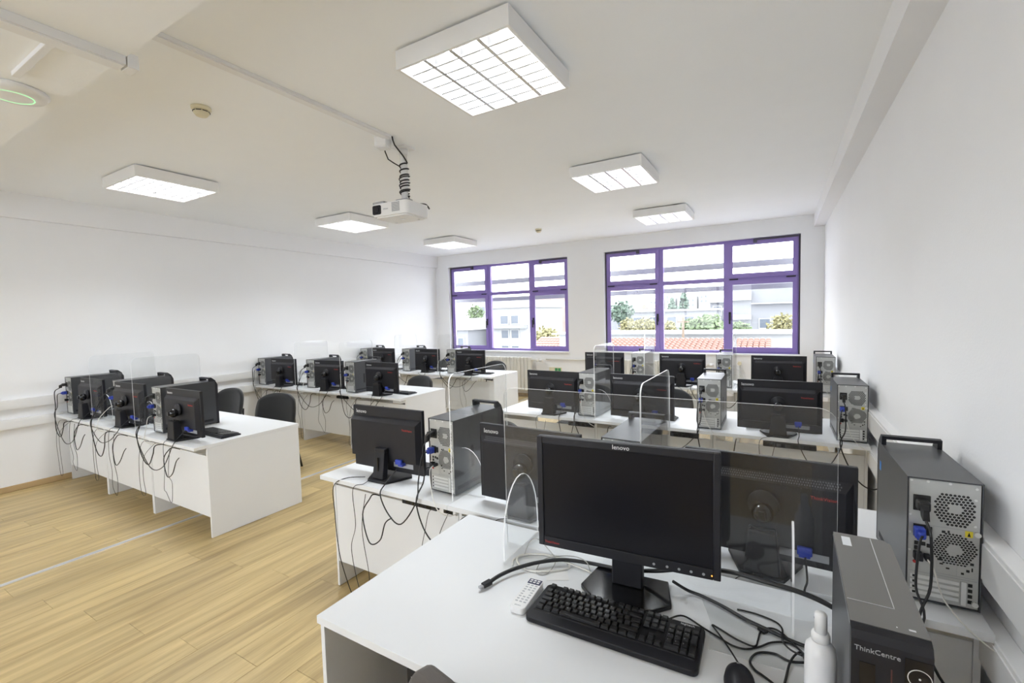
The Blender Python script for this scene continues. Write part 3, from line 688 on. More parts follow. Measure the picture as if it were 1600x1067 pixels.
# ------------------------------------------------------------------ monitors seen from behind
def make_monitor(kind):
    t = thing('computer_monitor', 'x', 'monitor', (0, 0, 0), 0, 'monitors facing the window'); Wm, Hm, z0 = .555, .378, (.030 if kind == 'ball' else .043); h = Wm/2; z1 = z0+Hm
    B().box(-h, h, -.012, .012, z0, z1, 0, .004).build('bezel', 'black_plastic', t)
    B().box(-h+.018, h-.018, .0122, .0128, z0+.026, z1-.02).build('screen', 'screen_black', t)
    bx0, bx1, bz0, bz1 = (-h+.035, h-.035, z0+.07, z1-.085) if kind == 'ball' else (-h+.0, h-.03, z0+.075, z1-.085)
    c = .022
    sl = B(); dz = .042
    # raised rear housing with sloped rim
    A = [(bx0-c, -.0121, bz0-c*.6), (bx1+c, -.0121, bz0-c*.6), (bx1+c, -.0121, bz1+dz*.7), (bx0-c, -.0121, bz1+dz*.7)]
    Bq = [(bx0, -.042, bz0), (bx1, -.042, bz0), (bx1, -.042, bz1), (bx0, -.042, bz1)]
    if kind != 'ball': A[0] = (bx0+.004, -.0121, bz0-c*.3); A[3] = (bx0+.004, -.0121, bz1+dz*.5); Bq[0] = (bx0+.01, -.042, bz0); Bq[3] = (bx0+.01, -.042, bz1)
    sl.poly(A+Bq, [(4, 7, 6, 5), (0, 1, 5, 4), (1, 2, 6, 5), (2, 3, 7, 6), (3, 0, 4, 7)])
    bmesh.ops.recalc_face_normals(sl.bm, faces=list(sl.bm.faces))
    sl.build('rear_housing', 'black_plastic', t)
    g = B(); n = 60
    for i in range(n):
        for q in range(3):
            u = bx0+.01+(bx1-bx0-.02)*(i+(.5 if q % 2 else 0))/n; f = .22+.24*q; y = -.042+.030*f-.0009; z = bz1+dz*.7*f
            g.poly([(u, y, z), (u+.0035, y, z), (u+.0035, y+.0022, z+.0048), (u, y+.0022, z+.0048)], [(0, 1, 2, 3)])
    tag(g.build('vent_slots', 'slot_grey', t), kind='stuff') if kind == 'ball' else g.bm.free()
    lettering('lenovo', .032, 'mark_white', t, (-h+.028, -.0125, z1-.046), (PI/2, 0, 0), 'logo')
    lettering('ThinkVision', .0165, 'mark_red', t, (bx1-.10, -.0425, bz1-.035), (PI/2, 0, 0), 'logo')
    vp = B().box(.105, .15, -.062, -.0425, bz0-.012, bz0+.016, 0, .004).box(.11, .145, -.045, -.014, bz0-.028, bz0-.004, 0, .003).build('video_plug', 'port_blue', t)
    B().box(.05, .20, -.0135, -.0125, bz0-.045, bz0-.018).build('port_plate', 'mark_grey', t)
    if kind == 'ball':
        B().lathe([(.05, 0), (.05, .012), (.042, .018)], (0, -.061, z0+.215), 28, 0, 'y').build('hinge_disc', 'black_plastic', t)
        B().ball((0, -.085, z0+.195), .036).box(-.012, .012, -.128, -.085, z0+.18, z0+.215, 0, .004).build('hinge_ball', 'glossy_black', t)
        b = B(); bw, tw = .058, .044
        b.hexa([(-bw, -.118, .014), (bw, -.118, .014), (bw, -.046, .014), (-bw, -.046, .014), (-tw, -.112, .165), (tw, -.112, .165), (tw, -.062, .165), (-tw, -.062, .165)], 0, .006)
        b.build('stand_block', 'matte_black', t)
        B().tube([(-.04, -.10, .168), (-.035, -.10, .178), (0, -.108, .172), (.035, -.10, .178), (.04, -.10, .168)], .0035, 6).build('cable_clip', 'black_plastic', t)
        B().prism([(-.07, -.118), (.07, -.118), (.125, .03), (.115, .06), (.06, .075), (-.06, .075), (-.115, .06), (-.125, .03)], 'z', 0, .0138, bev=.003).build('stand_base', 'matte_black', t)
    else:
        B().hexa([(-.042, -.10, .016), (.042, -.10, .016), (.042, -.06, .016), (-.042, -.06, .016), (-.038, -.075, .17), (.038, -.075, .17), (.038, -.043, .17), (-.038, -.043, .17)], 0, .004).box(-.04, .04, -.076, -.0425, .165, .19, 0, .004).build('stand_column', 'matte_black', t)
        B().box(-.004, .004, -.095, -.088, .06, .14).build('column_slot', 'glossy_black', t)
        B().prism([(-.06, -.12), (.08, -.12), (.15, .03), (.10, .08), (-.10, .08), (-.15, .03)], 'z', 0, .0155, bev=.003).build('stand_base', 'matte_black', t)
    return t
MON = dict(R2=[(-2.022, .178, 1.0), (-1.040, .130, -1.2), (-.044, .126, -2.0)], R3=[(-1.880, .135, -2.5), (-1.028, .126, -2), (-.001, .126, -.7)], R4=[(-2.09, .15, 1.2), (-1.06, .135, .5), (-.004, .130, -.5)],
           L1=[(-6.224, .145, 1.2), (-5.322, .147, 2.9), (-4.282, .140, .8)], L2=[(-6.30, .128, 2.2), (-5.30, .135, 2.8), (-4.30, .138, .5)], L3=[(-6.366, .195, 2), (-5.330, .225, 0), (-4.360, .168, 3.8)])
pa, pb = make_monitor('ball'), make_monitor('column'); ua = ub = False
for r, l in MON.items():
    for k, (x, dy, a) in enumerate(l):
        if r == 'R2' and k == 0: o = pb
        else:
            o = copy_tree(pa) if ua else pa; ua = True
        o.location = (x, NEAR[r]+dy, TZ+.0005); o.rotation_euler = (0, 0, math.radians(a))
        o['label'] = 'black flat monitor seen from behind, '+seat(r, k)

# ------------------------------------------------------------------ small keyboards and mice behind the monitors
def make_small_keyboard():
    t = thing('keyboard', 'x', 'keyboard', (0, 0, 0), 0, 'black keyboards behind the monitors')
    B().hexa([(-.24, -.08, 0), (.24, -.08, 0), (.24, .08, 0), (-.24, .08, 0), (-.235, -.078, .026), (.235, -.078, .026), (.235, .078, .012), (-.235, .078, .012)], 0, .004).build('body', 'black_plastic', t)
    b = B()
    for i in range(6):
        y = -.06+i*.022; z = .0245-.0019*i
        for k in range(21):
            x = -.222+k*.0212
            if 14.6 < k < 15.4 or k == 18 and False: continue
            b.box(x, x+.0185, y, y+.019, z, z+.005)
    tag(b.build('keys', 'key_plastic', t), kind='stuff')
    return t
kp = make_small_keyboard(); uk = False
for r, l in MON.items():
    for k, (x, dy, a) in enumerate(l):
        o = copy_tree(kp) if uk else kp; uk = True
        dx = {('R2', 0): .06, ('L1', 2): .10, ('L2', 2): .10, ('L3', 2): .05}.get((r, k), .02)
        o.location = (x+dx, NEAR[r]+dy+.19, TZ+.0005); o.rotation_euler = (0, 0, math.radians(a+rnd.uniform(-3, 3)))
        o['label'] = 'low black keyboard behind the monitor, '+seat(r, k)

# ------------------------------------------------------------------ acrylic partitions
def partition(x, y0, L, label, rz=0., Hp=.66, foot_at=(.12, .43), fw=.12, fh=.25, z=TZ):
    t = thing('acrylic_partition', label, 'partition', (x, y0, z+.0006), rz, 'clear acrylic partitions')
    B().prism(rrect(0, L, 0, Hp, .05, 6, 'cd'), 'x', -.003, .003, 0, 1).build('panel', ['acrylic', 'acrylic_edge'], t)
    n = 14
    for q, f in enumerate(foot_at):
        fwq = fw[q] if isinstance(fw, tuple) else fw
        pts = [(fwq, 0)]+[(fwq*math.cos(PI*i/n), .07+(fh-.07)*math.sin(PI*i/n)) for i in range(n+1)]+[(-fwq, 0)]
        ft = B().prism(pts, 'y', f-.003, f+.003, 0, 1).build('foot', ['acrylic', 'acrylic_edge'], t)
    return t
for r, k, x in (('R2', 0, -1.447), ('R2', 1, -.478), ('R3', 0, -1.428), ('R4', 0, -1.515), ('R4', 1, -.473), ('L1', 0, -5.965), ('L1', 1, -5.0), ('L2', 0, -5.93), ('L2', 1, -4.965), ('L3', 0, -5.93), ('L3', 1, -4.95)):
    partition(x, NEAR[r]+.05, .56, 'clear acrylic partition %s seat of %s' % (('right of the first', 'right of the second')[k], ROWN[r]))
partition(.15, 1.588, 1.13, 'wide clear acrylic screen standing on the foreground desk', PI/2, .655, (.11, 1.06), (.10, .142), .30)

# ------------------------------------------------------------------ chairs
def make_chair():
    t = thing('visitor_chair', 'x', 'chair', (0, 0, 0), 0, 'black visitor chairs'); 
    b = B(); 
    b.prism([(-.235, -.20), (.235, -.20), (.245, .0), (.22, .22), (-.22, .22), (-.245, .0)], 'z', .425, .475, 0, None, .018); b.build('seat', 'fabric_black', t)
    # curved backrest
    b = B(); nx, nz = 12, 8; fr = []; bk = []
    def bp(u, v, off):
        w_ = .235*(1-.10*(v-.35)**2-.22*max(0, v-.55)**2)
        e = (abs(u)**3)
        z = .50+.37*v+(.0 if v < .9 else 0)
        z = z-(.075*e*max(0, v-.4)/.6)+(.045*e*max(0, .35-v)/.35)
        return (u*w_, -.225+.05*(u*u)-.06*(v-.3)+off, z)
    vs = [bp(-1+2*i/nx, j/nz, -.0) for j in range(nz+1) for i in range(nx+1)]+[bp(-1+2*i/nx, j/nz, -.042) for j in range(nz+1) for i in range(nx+1)]
    M = (nx+1)*(nz+1); fs = []
    for j in range(nz):
        for i in range(nx):
            a = j*(nx+1)+i; fs.append((a, a+1, a+nx+2, a+nx+1)); fs.append((M+a, M+a+nx+1, M+a+nx+2, M+a+1))
    for i in range(nx):
        fs.append((i, M+i, M+i+1, i+1)); a = nz*(nx+1)+i; fs.append((a, a+1, M+a+1, M+a))
    for j in range(nz):
        a = j*(nx+1); fs.append((a, a+nx+1, M+a+nx+1, M+a)); a += nx; fs.append((a, M+a, M+a+nx+1, a+nx+1))
    v, f = b.poly(vs, fs, 0, True); bmesh.ops.recalc_face_normals(b.bm, faces=f); b.build('backrest', 'fabric_black', t)
    for sx in (-1, 1):
        B().tube([(sx*.20, -.21, .44), (sx*.205, -.235, .50), (sx*.19, -.26, .62)], .011, 8).build('back_support', 'steel_dark', t)
        B().tube([(sx*.21, .17, .425), (sx*.235, .22, .22), (sx*.25, .25, .001)], .012, 8).build('leg', 'steel_dark', t)
        B().tube([(sx*.20, -.17, .425), (sx*.225, -.23, .22), (sx*.245, -.27, .001)], .012, 8).build('leg', 'steel_dark', t)
    B().tube([(-.21, .17, .413), (.21, .17, .413)], .009, 8, 0, 1).tube([(-.20, -.17, .413), (.20, -.17, .413)], .009, 8, 0, 1).build('cross_bar', 'steel_dark', t)
    return t
ch = make_chair(); uc = False
for x, y, a, lab in ((-4.93, 2.92, 206, 'black fabric chair pushed up behind nearest left row, aisle side'), (-5.98, 2.90, 190, 'black fabric chair behind nearest left row, half hidden by monitor'),
                     (-4.47, 4.72, 179, 'black fabric chair behind the middle left row'), (-4.53, 6.86, 182, 'black fabric chair at aisle end of farthest left row'),
                     (-5.80, 7.05, 178, 'black fabric chair behind farthest left row, mostly hidden'), (-1.95, 4.72, 181, 'black fabric chair behind the middle right row, seen under the desk'),
                     (-1.0, 4.78, 179, 'black fabric chair behind the middle right row, hidden by monitors'), (-1.9, 2.74, 180, 'black fabric chair behind the nearest right row')):
    o = copy_tree(ch) if uc else ch; uc = True
    o.location = (x, y, 0); o.rotation_euler = (0, 0, math.radians(a)); o['label'] = lab
# padded chair in the foreground
t = thing('office_chair', 'brown-grey padded chair back rising at the bottom edge', 'chair', (-.475, .978, 0), math.radians(-21))
b = B(); b.prism([(-.23, -.20), (.23, -.20), (.24, .0), (.21, .23), (-.21, .23), (-.24, 0)], 'z', .43, .49, 0, None, .02); b.build('seat', 'fabric_brown', t)
bb = B()
pts = [(-.23, .52), (.23, .52), (.25, .62), (.235, .78), (.19, .85), (.08, .872), (-.08, .872), (-.19, .85), (-.235, .78), (-.25, .62)]
bb.prism(pts, 'y', -.30, -.235, 0, None, .018); bb.build('backrest', 'fabric_brown', t)
B().tube([(p[0]*.90, -.2345, .70+(p[1]-.70)*.88) for p in pts+pts[:1]], .003, 6, 0, 1).build('piping', 'fabric_black', t)
for sx in (-1, 1):
    B().tube([(sx*.19, -.19, .45), (sx*.20, -.25, .52), (sx*.2, -.27, .6)], .012, 8).build('back_support', 'steel_dark', t)
    B().tube([(sx*.2, .18, .43), (sx*.24, .25, .001)], .012, 8, 0, 1).build('leg', 'steel_dark', t); B().tube([(sx*.2, -.17, .43), (sx*.24, -.27, .001)], .012, 8, 0, 1).build('leg', 'steel_dark', t)

# ------------------------------------------------------------------ foreground desk: monitor facing the viewer
t = thing('computer_monitor', 'large black monitor facing the viewer on the foreground desk', 'monitor', (-.438, 1.435, TZ+.0006), math.radians(4.5))
Wm, z0, z1 = .585, .140, .528; h = Wm/2
B().box(-h, h, -.015, .012, z0, z1, 0, .005).build('rear_shell', 'black_plastic', t)
f = B(); fr = .021; fb = .034
f.box(-h, -h+fr, -.022, -.0152, z0, z1, 0, .003).box(h-fr, h, -.022, -.0152, z0, z1, 0, .003).box(-h+fr, h-fr, -.022, -.0152, z1-.024, z1, 0, .002).box(-h+fr, h-fr, -.022, -.0152, z0, z0+fb, 0, .002)
f.build('bezel', 'black_plastic', t)
B().box(-h+fr, h-fr, -.0172, -.0153, z0+fb, z1-.024).build('screen', 'screen_black', t)
lettering('lenovo', .0205, 'mark_white', t, (-.028, -.0226, z1-.0185), (PI/2, 0, 0), 'logo')
lettering('ThinkVision', .011, 'mark_red', t, (-h+.024, -.0226, z0+.013), (PI/2, 0, 0), 'logo')
for k, x in enumerate((.10, .14, .175, .21, .245)): B().cyl((x, -.0228, z0+.014), .0042, .0007, 'y', 12).build('button', 'mark_grey', t)
B().cyl((.268, -.0230, z0+.014), .0022, .0009, 'y', 10).build('power_light', 'led_orange', t)
B().box(-.055, .055, .0125, .05, z0+.08, z0+.26, 0, .01).build('rear_housing', 'black_plastic', t)
B().hexa([(-.052, .045, .017), (.052, .045, .017), (.052, .085, .017), (-.052, .085, .017), (-.05, .0505, .34), (.05, .0505, .34), (.05, .085, .34), (-.05, .085, .34)], 0, .006).build('stand_column', 'black_plastic', t)
B().prism([(-.145, .03), (-.15, .005), (-.10, -.045), (-.05, -.06), (.05, -.06), (.10, -.045), (.15, .005), (.145, .03), (.125, .135), (-.125, .135)], 'z', 0, .0165, bev=.004).build('stand_base', 'glossy_black', t)

# keyboard with single keys
KW, KD = .505, .190
t = thing('keyboard', 'full-size black keyboard on the foreground desk', 'keyboard', (-.430, 1.2875, TZ+.0006), math.radians(1.3))
b = B()
b.prism(rrect(-KW/2, KW/2, -KD/2, KD/2, .018, 5), 'z', 0, .017, 0, None, .004)
b.build('body', 'black_plastic', t)
B().hexa([(-.240, -.055, .0171), (.240, -.055, .0171), (.240, .086, .0171), (-.240, .086, .0171), (-.238, -.053, .0185), (.238, -.053, .0185), (.238, .084, .0225), (-.238, .084, .0225)]).build('key_bed', 'matte_black', t)
UK = .0212; kx0 = -.2345; ky0 = -.048
KM = {}
def key_mesh(w_, h_=1):
    if (w_, h_) not in KM:
        a, c = w_*UK-.0022, h_*.0212-.0022; b = B()
        b.hexa([(.0, 0, 0), (a, 0, 0), (a, c, 0), (0, c, 0), (.0022, .0014, .0078), (a-.0022, .0014, .0078), (a-.0022, c-.0028, .0078), (.0022, c-.0028, .0078)], 0, .0009, 1)
        KM[(w_, h_)] = b.mesh('key', 'key_plastic')
    return KM[(w_, h_)]
def key(u, row, w_=1, h_=1):
    y = ky0+row*.0212; obj('key', key_mesh(w_, h_), t, (kx0+u*UK, y, .0190+.0285*(y+.055)))
def keyrow(row, lst, u=0):
    for w_ in lst:
        if w_ < 0: u += -w_
        else: key(u, row, w_); u += w_
keyrow(0, [1.25, 1.25, 1.25, 6.25, 1.25, 1.25, 1.25, 1.25]); keyrow(1, [1.25]+[1]*11+[2.75]); keyrow(2, [1.75]+[1]*12+[1.25]); keyrow(3, [1.5]+[1]*12+[1.5]); keyrow(4, [1]*13+[2])
keyrow(5.35, [1, -1, 1, 1, 1, 1, -.5, 1, 1, 1, 1, -.5, 1, 1, 1, 1])
for q in (0, 1, 2): key(15.25+q, 0)
key(16.25, 1)
for q in (0, 1, 2): key(15.25+q, 3); key(15.25+q, 4); key(15.25+q, 5.35)
for r_ in (1, 2, 3, 4):
    for q in (0, 1, 2): key(18.5+q, r_)
key(18.5, 0, 2); key(20.5, 0); key(21.5, 0, 1, 2); key(21.5, 2, 1, 2); key(21.5, 4)
lettering('logitech', .0125, 'mark_white', t, (.185, .072, .0234), (0, 0, 0), 'logo')
lg = [('Q', 1.6, 3), ('W', 2.6, 3), ('E', 3.6, 3), ('R', 4.6, 3), ('T', 5.6, 3), ('Z', 6.6, 3), ('U', 7.6, 3), ('I', 8.6, 3), ('O', 9.6, 3), ('P', 10.6, 3), ('A', 1.85, 2), ('S', 2.85, 2), ('D', 3.85, 2), ('F', 4.85, 2), ('G', 5.85, 2), ('H', 6.85, 2), ('J', 7.85, 2), ('K', 8.85, 2), ('L', 9.85, 2),
      ('Y', 2.35, 1), ('X', 3.35, 1), ('C', 4.35, 1), ('V', 5.35, 1), ('B', 6.35, 1), ('N', 7.35, 1), ('M', 8.35, 1)]+[(str((q+1) % 10), 1.1+q, 4) for q in range(10)]+[(s_, 18.6+q, 2+j) for j, ss in enumerate(('456', '789')) for q, s_ in enumerate(ss)]+[(s_, 18.6+q, 1) for q, s_ in enumerate('123')]
for s_, u, row in lg:
    y = ky0+row*.0212; lettering(s_, .0075, 'mark_grey', t, (kx0+u*UK+.002, y+.0085, .0190+.0285*(y+.055)+.0081), (0, 0, 0), 'key_legend')
for q in range(3): B().cyl((.125+q*.018, .083, .0226), .0014, .0006, 'z', 8).build('indicator', 'mark_grey', t)

# remote control
t = thing('remote_control', 'white projector remote lying left of the foreground keyboard', 'remote control', (-.722, 1.286, TZ+.0006), math.radians(4))
B().prism(rrect(-.027, .027, -.085, .085, .014, 5), 'z', 0, .022, 0, None, .005).build('body', 'remote_white', t)
B().box(-.023, .023, .052, .080, .0221, .0228).build('top_panel', 'remote_navy', t)
for q in range(3): B().box(-.018+q*.013, -.009+q*.013, .058, .064, .0229, .0236).box(-.018+q*.013, -.009+q*.013, .069, .075, .0229, .0236).build('button', 'paper_white', t)
for j in range(8):
    for q in range(3): 
        if j in (3, 4) and q == 1: continue
        B().box(-.019+q*.0145, -.010+q*.0145, .040-j*.0135, .046-j*.0135, .0221, .0232, 0, .001, 1).build('button', 'remote_button', t)
lettering('EPSON', .007, 'mark_grey', t, (-.012, -.074, .0222), (0, 0, 0), 'logo')
# mouse
t = thing('computer_mouse', 'black mouse at the bottom edge right of the keyboard', 'mouse', (-.080, 1.222, TZ+.0006), math.radians(8))
b = B(); b.lathe([(.034, 0), (.037, .008), (.034, .022), (.024, .034), (.010, .039), (.001, .0395)], n=28)
for vv in b.bm.verts: vv.co.y *= 1.72; vv.co.z *= (1.0+.18*min(0, vv.co.y)/.06)
b.build('shell', 'black_plastic', t); B().cyl((-.004, .038, .027), .0085, .008, 'x', 16).build('scroll_wheel', 'mark_grey', t)
# spray bottle
t = thing('spray_bottle', 'white plastic spray bottle beside the upright desktop computer', 'bottle', (.086, 1.205, TZ+.0006))
B().lathe([(.028, 0), (.031, .004), (.031, .165), (.029, .178), (.020, .190), (.017, .193)], n=32).build('bottle', 'bottle_white', t)
B().lathe([(.0185, .1935), (.0185, .206), (.0165, .212)], n=28).build('collar', 'white_plastic', t)
B().lathe([(.0125, .2125), (.0125, .252), (.0115, .256)], n=24).build('spray_cap', 'white_plastic', t)
B().cyl((-.0135, 0, .243), .0025, .003, 'x', 8).build('nozzle', 'mark_grey', t)
# upright small desktop computer
t = thing('desktop_computer', 'slim grey-topped desktop computer standing upright on the foreground desk', 'computer', (.176, 1.005, TZ+.0006), math.radians(-1.0))
HW, HH, DD = .0575, .36, .42
B().box(-HW, HW, .02, DD, .004, HH-.003, 0, .003).build('case', 'case_grey', t)
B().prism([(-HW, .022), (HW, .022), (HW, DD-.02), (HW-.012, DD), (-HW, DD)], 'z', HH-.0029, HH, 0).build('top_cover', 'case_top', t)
B().prism([(-.02+.0, .0)]*0+[(.000, .004), (.0195, .004), (.0195, HH), (.006, HH-.006), (.000, HH-.02)], 'x', -HW, HW).build('front_bezel', 'black_plastic', t)
B().box(.018, .0195, .10, DD-.005, HH+.0001, HH+.0006).box(-HW+.002, .0195, .098, .0995, HH+.0001, HH+.0006).build('cover_seam', 'silver_strip', t)
B().box(-.042, -.024, DD-.07, DD-.02, HH+.0001, HH+.0006).build('serial_sticker', 'sticker_white', t)
B().box(.030, .040, .035, .04, HH+.0001, HH+.0006).box(.012, .014, .035, .038, HH+.0001, HH+.0006).build('top_mark', 'mark_white', t)
B().box(-HW-.0005, -HW-.0001, .022, DD-.002, HH-.008, HH-.005).build('edge_line', 'silver_strip', t)
lettering('ThinkCentre', .0128, 'mark_grey', t, (-.053, -.0005, HH-.040), (PI/2, 0, 0), 'logo')
B().box(-.045, -.022, -.002, -.0002, .06, HH-.06).build('optical_drive', 'glossy_black', t)
B().box(.0, .002, -.001, -.0002, HH-.11, HH-.06).box(-.003, .005, -.001, -.0002, HH-.125, HH-.118).build('drive_light', 'drive_red', t)
B().box(.019, .056, -.0015, -.0002, HH-.10, HH-.03).build('button_panel', 'glossy_black', t)
b = B(); n = 30; vs = [(.039+r*math.cos(2*PI*i/n), -.0019, HH-.062+r*math.sin(2*PI*i/n)) for r in (.0155, .0170) for i in range(n)]
b.poly(vs, [(i, (i+1) % n, n+(i+1) % n, n+i) for i in range(n)]); b.build('power_ring', 'zinc_light', t)
B().cyl((.039, -.0021, HH-.062), .0018, .0005, 'y', 10).build('power_mark', 'mark_white', t)
# computer under the desk
t = thing('desktop_computer', 'black computer case standing under the foreground desk', 'computer', (-.93, 1.03, 0))
B().box(-.10, .10, .02, .46, .004, .60, 0, .006).build('case', 'matte_black', t)
B().prism([(0, .004), (.019, .004), (.019, .60), (.008, .595), (0, .57)], 'x', -.10, .10).build('front_bezel', 'black_plastic', t)
B().box(-.07, .07, -.002, -.0002, .42, .46).box(-.07, .07, -.002, -.0002, .37, .41).build('drive_bay', 'glossy_black', t)
lettering('lenovo', .022, 'mark_white', t, (-.085, -.0006, .535), (PI/2, 0, 0), 'logo')
# paper scraps and adhesive pad
tag(B().box(-.04, .04, -.028, .028, 0, .0006).build('paper_sheet', 'paper_white', None, (-.69, 1.455, TZ+.0008), (0, 0, .5)), 'small white paper slip behind the remote', 'paper')
tag(B().box(-.012, .012, -.009, .009, 0, .008, 0, .002).build('cable_clip', 'matte_black', None, (-.036, 1.474, TZ+.0020), (0, 0, -.7)), 'tiny black cable clip lying right of the monitor base', 'clip')

tag(B().prism([(-.215, 1.558), (.03, 1.478), (.018, 1.335), (-.165, 1.325), (-.172, 1.395), (-.175, 1.45)], 'z', TZ+.0006, TZ+.0016, 0, 1).build('plastic_sheet', ['acrylic', 'acrylic_edge']), 'clear plastic sheet lying under the cables on the foreground desk', 'sheet')
# ------------------------------------------------------------------ cables on the foreground desk
def cable(name, pts, r, m, label, cat='cable', plugs=(), group=None):
    t = thing(name, label, cat, pts[0], 0, group); off = Vector(pts[0])
    B().tube([Vector(p)-off for p in pts], r, 6, 0, 6).build('wire', m, t)
    for b, pm, nm in plugs: b.build(nm, pm, t, tuple(-off))
    return t
z = TZ
hd = [(-.872, 1.292, .766), (-.86, 1.34, .768), (-.83, 1.40, .770), (-.775, 1.47, .772), (-.70, 1.53, .772), (-.60, 1.552, .774), (-.48, 1.556, .78), (-.36, 1.55, .81), (-.24, 1.53, .86), (-.13, 1.50, .895), (-.04, 1.475, .905), (.04, 1.465, .905), (.10, 1.462, .895), (.16, 1.455, .875), (.185, 1.445, .862)]
pb_ = B(); pb_.hexa([(-.893, 1.262, .758), (-.874, 1.256, .758), (-.862, 1.290, .758), (-.881, 1.296, .758), (-.893, 1.262, .771), (-.874, 1.256, .771), (-.862, 1.290, .773), (-.881, 1.296, .773)], 0, .002)
pc_ = B(); pc_.hexa([(-.894, 1.247, .760), (-.882, 1.243, .760), (-.877, 1.257, .760), (-.889, 1.261, .760), (-.894, 1.247, .767), (-.882, 1.243, .767), (-.877, 1.257, .767), (-.889, 1.261, .767)])
cable('video_cable', hd, .0068, 'cable_black', 'thick black video cable arching behind the foreground monitor', 'cable', ((pb_, 'matte_black', 'plug'), (pc_, 'mark_grey', 'plug_tip')))
cable('power_cable', [(-.30, 1.53, .80), (-.26, 1.56, .765), (-.215, 1.56, .7585), (-.151, 1.535, .7585), (-.084, 1.50, .7585), (-.023, 1.478, .7585), (.03, 1.460, .7585), (.068, 1.452, .7585)], .0052, 'cable_black', 'black power cable crossing the desk right of the monitor')
cable('keyboard_cable', [(-.284, 1.384, .764), (-.25, 1.43, .757), (-.184, 1.402, .7545), (-.142, 1.382, .7545), (-.107, 1.366, .7545), (-.075, 1.369, .7545), (-.044, 1.394, .7545), (-.014, 1.43, .7545), (.018, 1.449, .7545), (.041, 1.447, .7545), (.062, 1.425, .7545), (.075, 1.39, .7545)], .0026, 'cable_black', 'thin black keyboard cable looping right of the keyboard')
cable('mouse_cable', [(-.088, 1.287, .766), (-.113, 1.343, .757), (-.142, 1.388, .7580), (-.168, 1.43, .7545), (-.148, 1.424, .7545), (-.101, 1.399, .7545), (-.055, 1.384, .7590), (-.047, 1.421, .7545), (-.042, 1.462, .7545), (-.023, 1.492, .7545), (.002, 1.496, .7545), (.035, 1.455, .7590), (.068, 1.412, .7545)], .0026, 'cable_black', 'thin black mouse cable with sharp bend')
cable('usb_cable', [(.070, 1.384, .7590), (.03, 1.374, .7545), (-.005, 1.386, .7545), (-.045, 1.368, .7545), (-.062, 1.327, .7545), (-.050, 1.298, .7545), (-.030, 1.285, .7545), (.0, 1.262, .7545), (.03, 1.22, .7545)], .0032, 'cable_black', 'black cable loop next to the mouse')
cable('usb_cable', [(.010, 1.24, .7545), (.02, 1.30, .7545), (.03, 1.36, .7590), (.045, 1.40, .7620), (.06, 1.41, .7620), (.068, 1.36, .7545), (.06, 1.30, .7545), (.035, 1.25, .7545)], .003, 'cable_black', 'black cable tangle left of the spray bottle')
cable('usb_cable', [(-.109, 1.545, .7545), (-.059, 1.548, .7545), (-.007, 1.536, .7545), (.013, 1.498, .7620), (.014, 1.44, .7640), (.032, 1.408, .7650), (.06, 1.395, .7660)], .0026, 'cable_black', 'thin black cable running behind the mouse cable')
cable('network_cable', [(-.865, 1.430, .7555), (-.882, 1.48, .7555), (-.845, 1.535, .7555), (-.775, 1.562, .7555), (-.70, 1.552, .7555), (-.672, 1.512, .7555), (-.735, 1.455, .7555), (-.80, 1.432, .7555), (-.856, 1.455, .7620), (-.868, 1.495, .7630), (-.83, 1.528, .7630), (-.77, 1.548, .7630), (-.70, 1.538, .7630), (-.60, 1.53, .7545), (-.56, 1.515, .7545)], .0038, 'cable_white', 'coiled cream network cable behind the remote')
cable('audio_cable', [(-.852, 1.505, .769), (-.85, 1.545, .80), (-.82, 1.555, .815), (-.775, 1.55, .79), (-.726, 1.52, .768), (-.726, 1.446, .7545), (-.765, 1.435, .7545), (-.769, 1.497, .769), (-.72, 1.53, .781), (-.66, 1.55, .785), (-.61, 1.54, .782), (-.58, 1.50, .770)], .0018, 'cable_grey', 'thin grey audio cable looping over the coil')

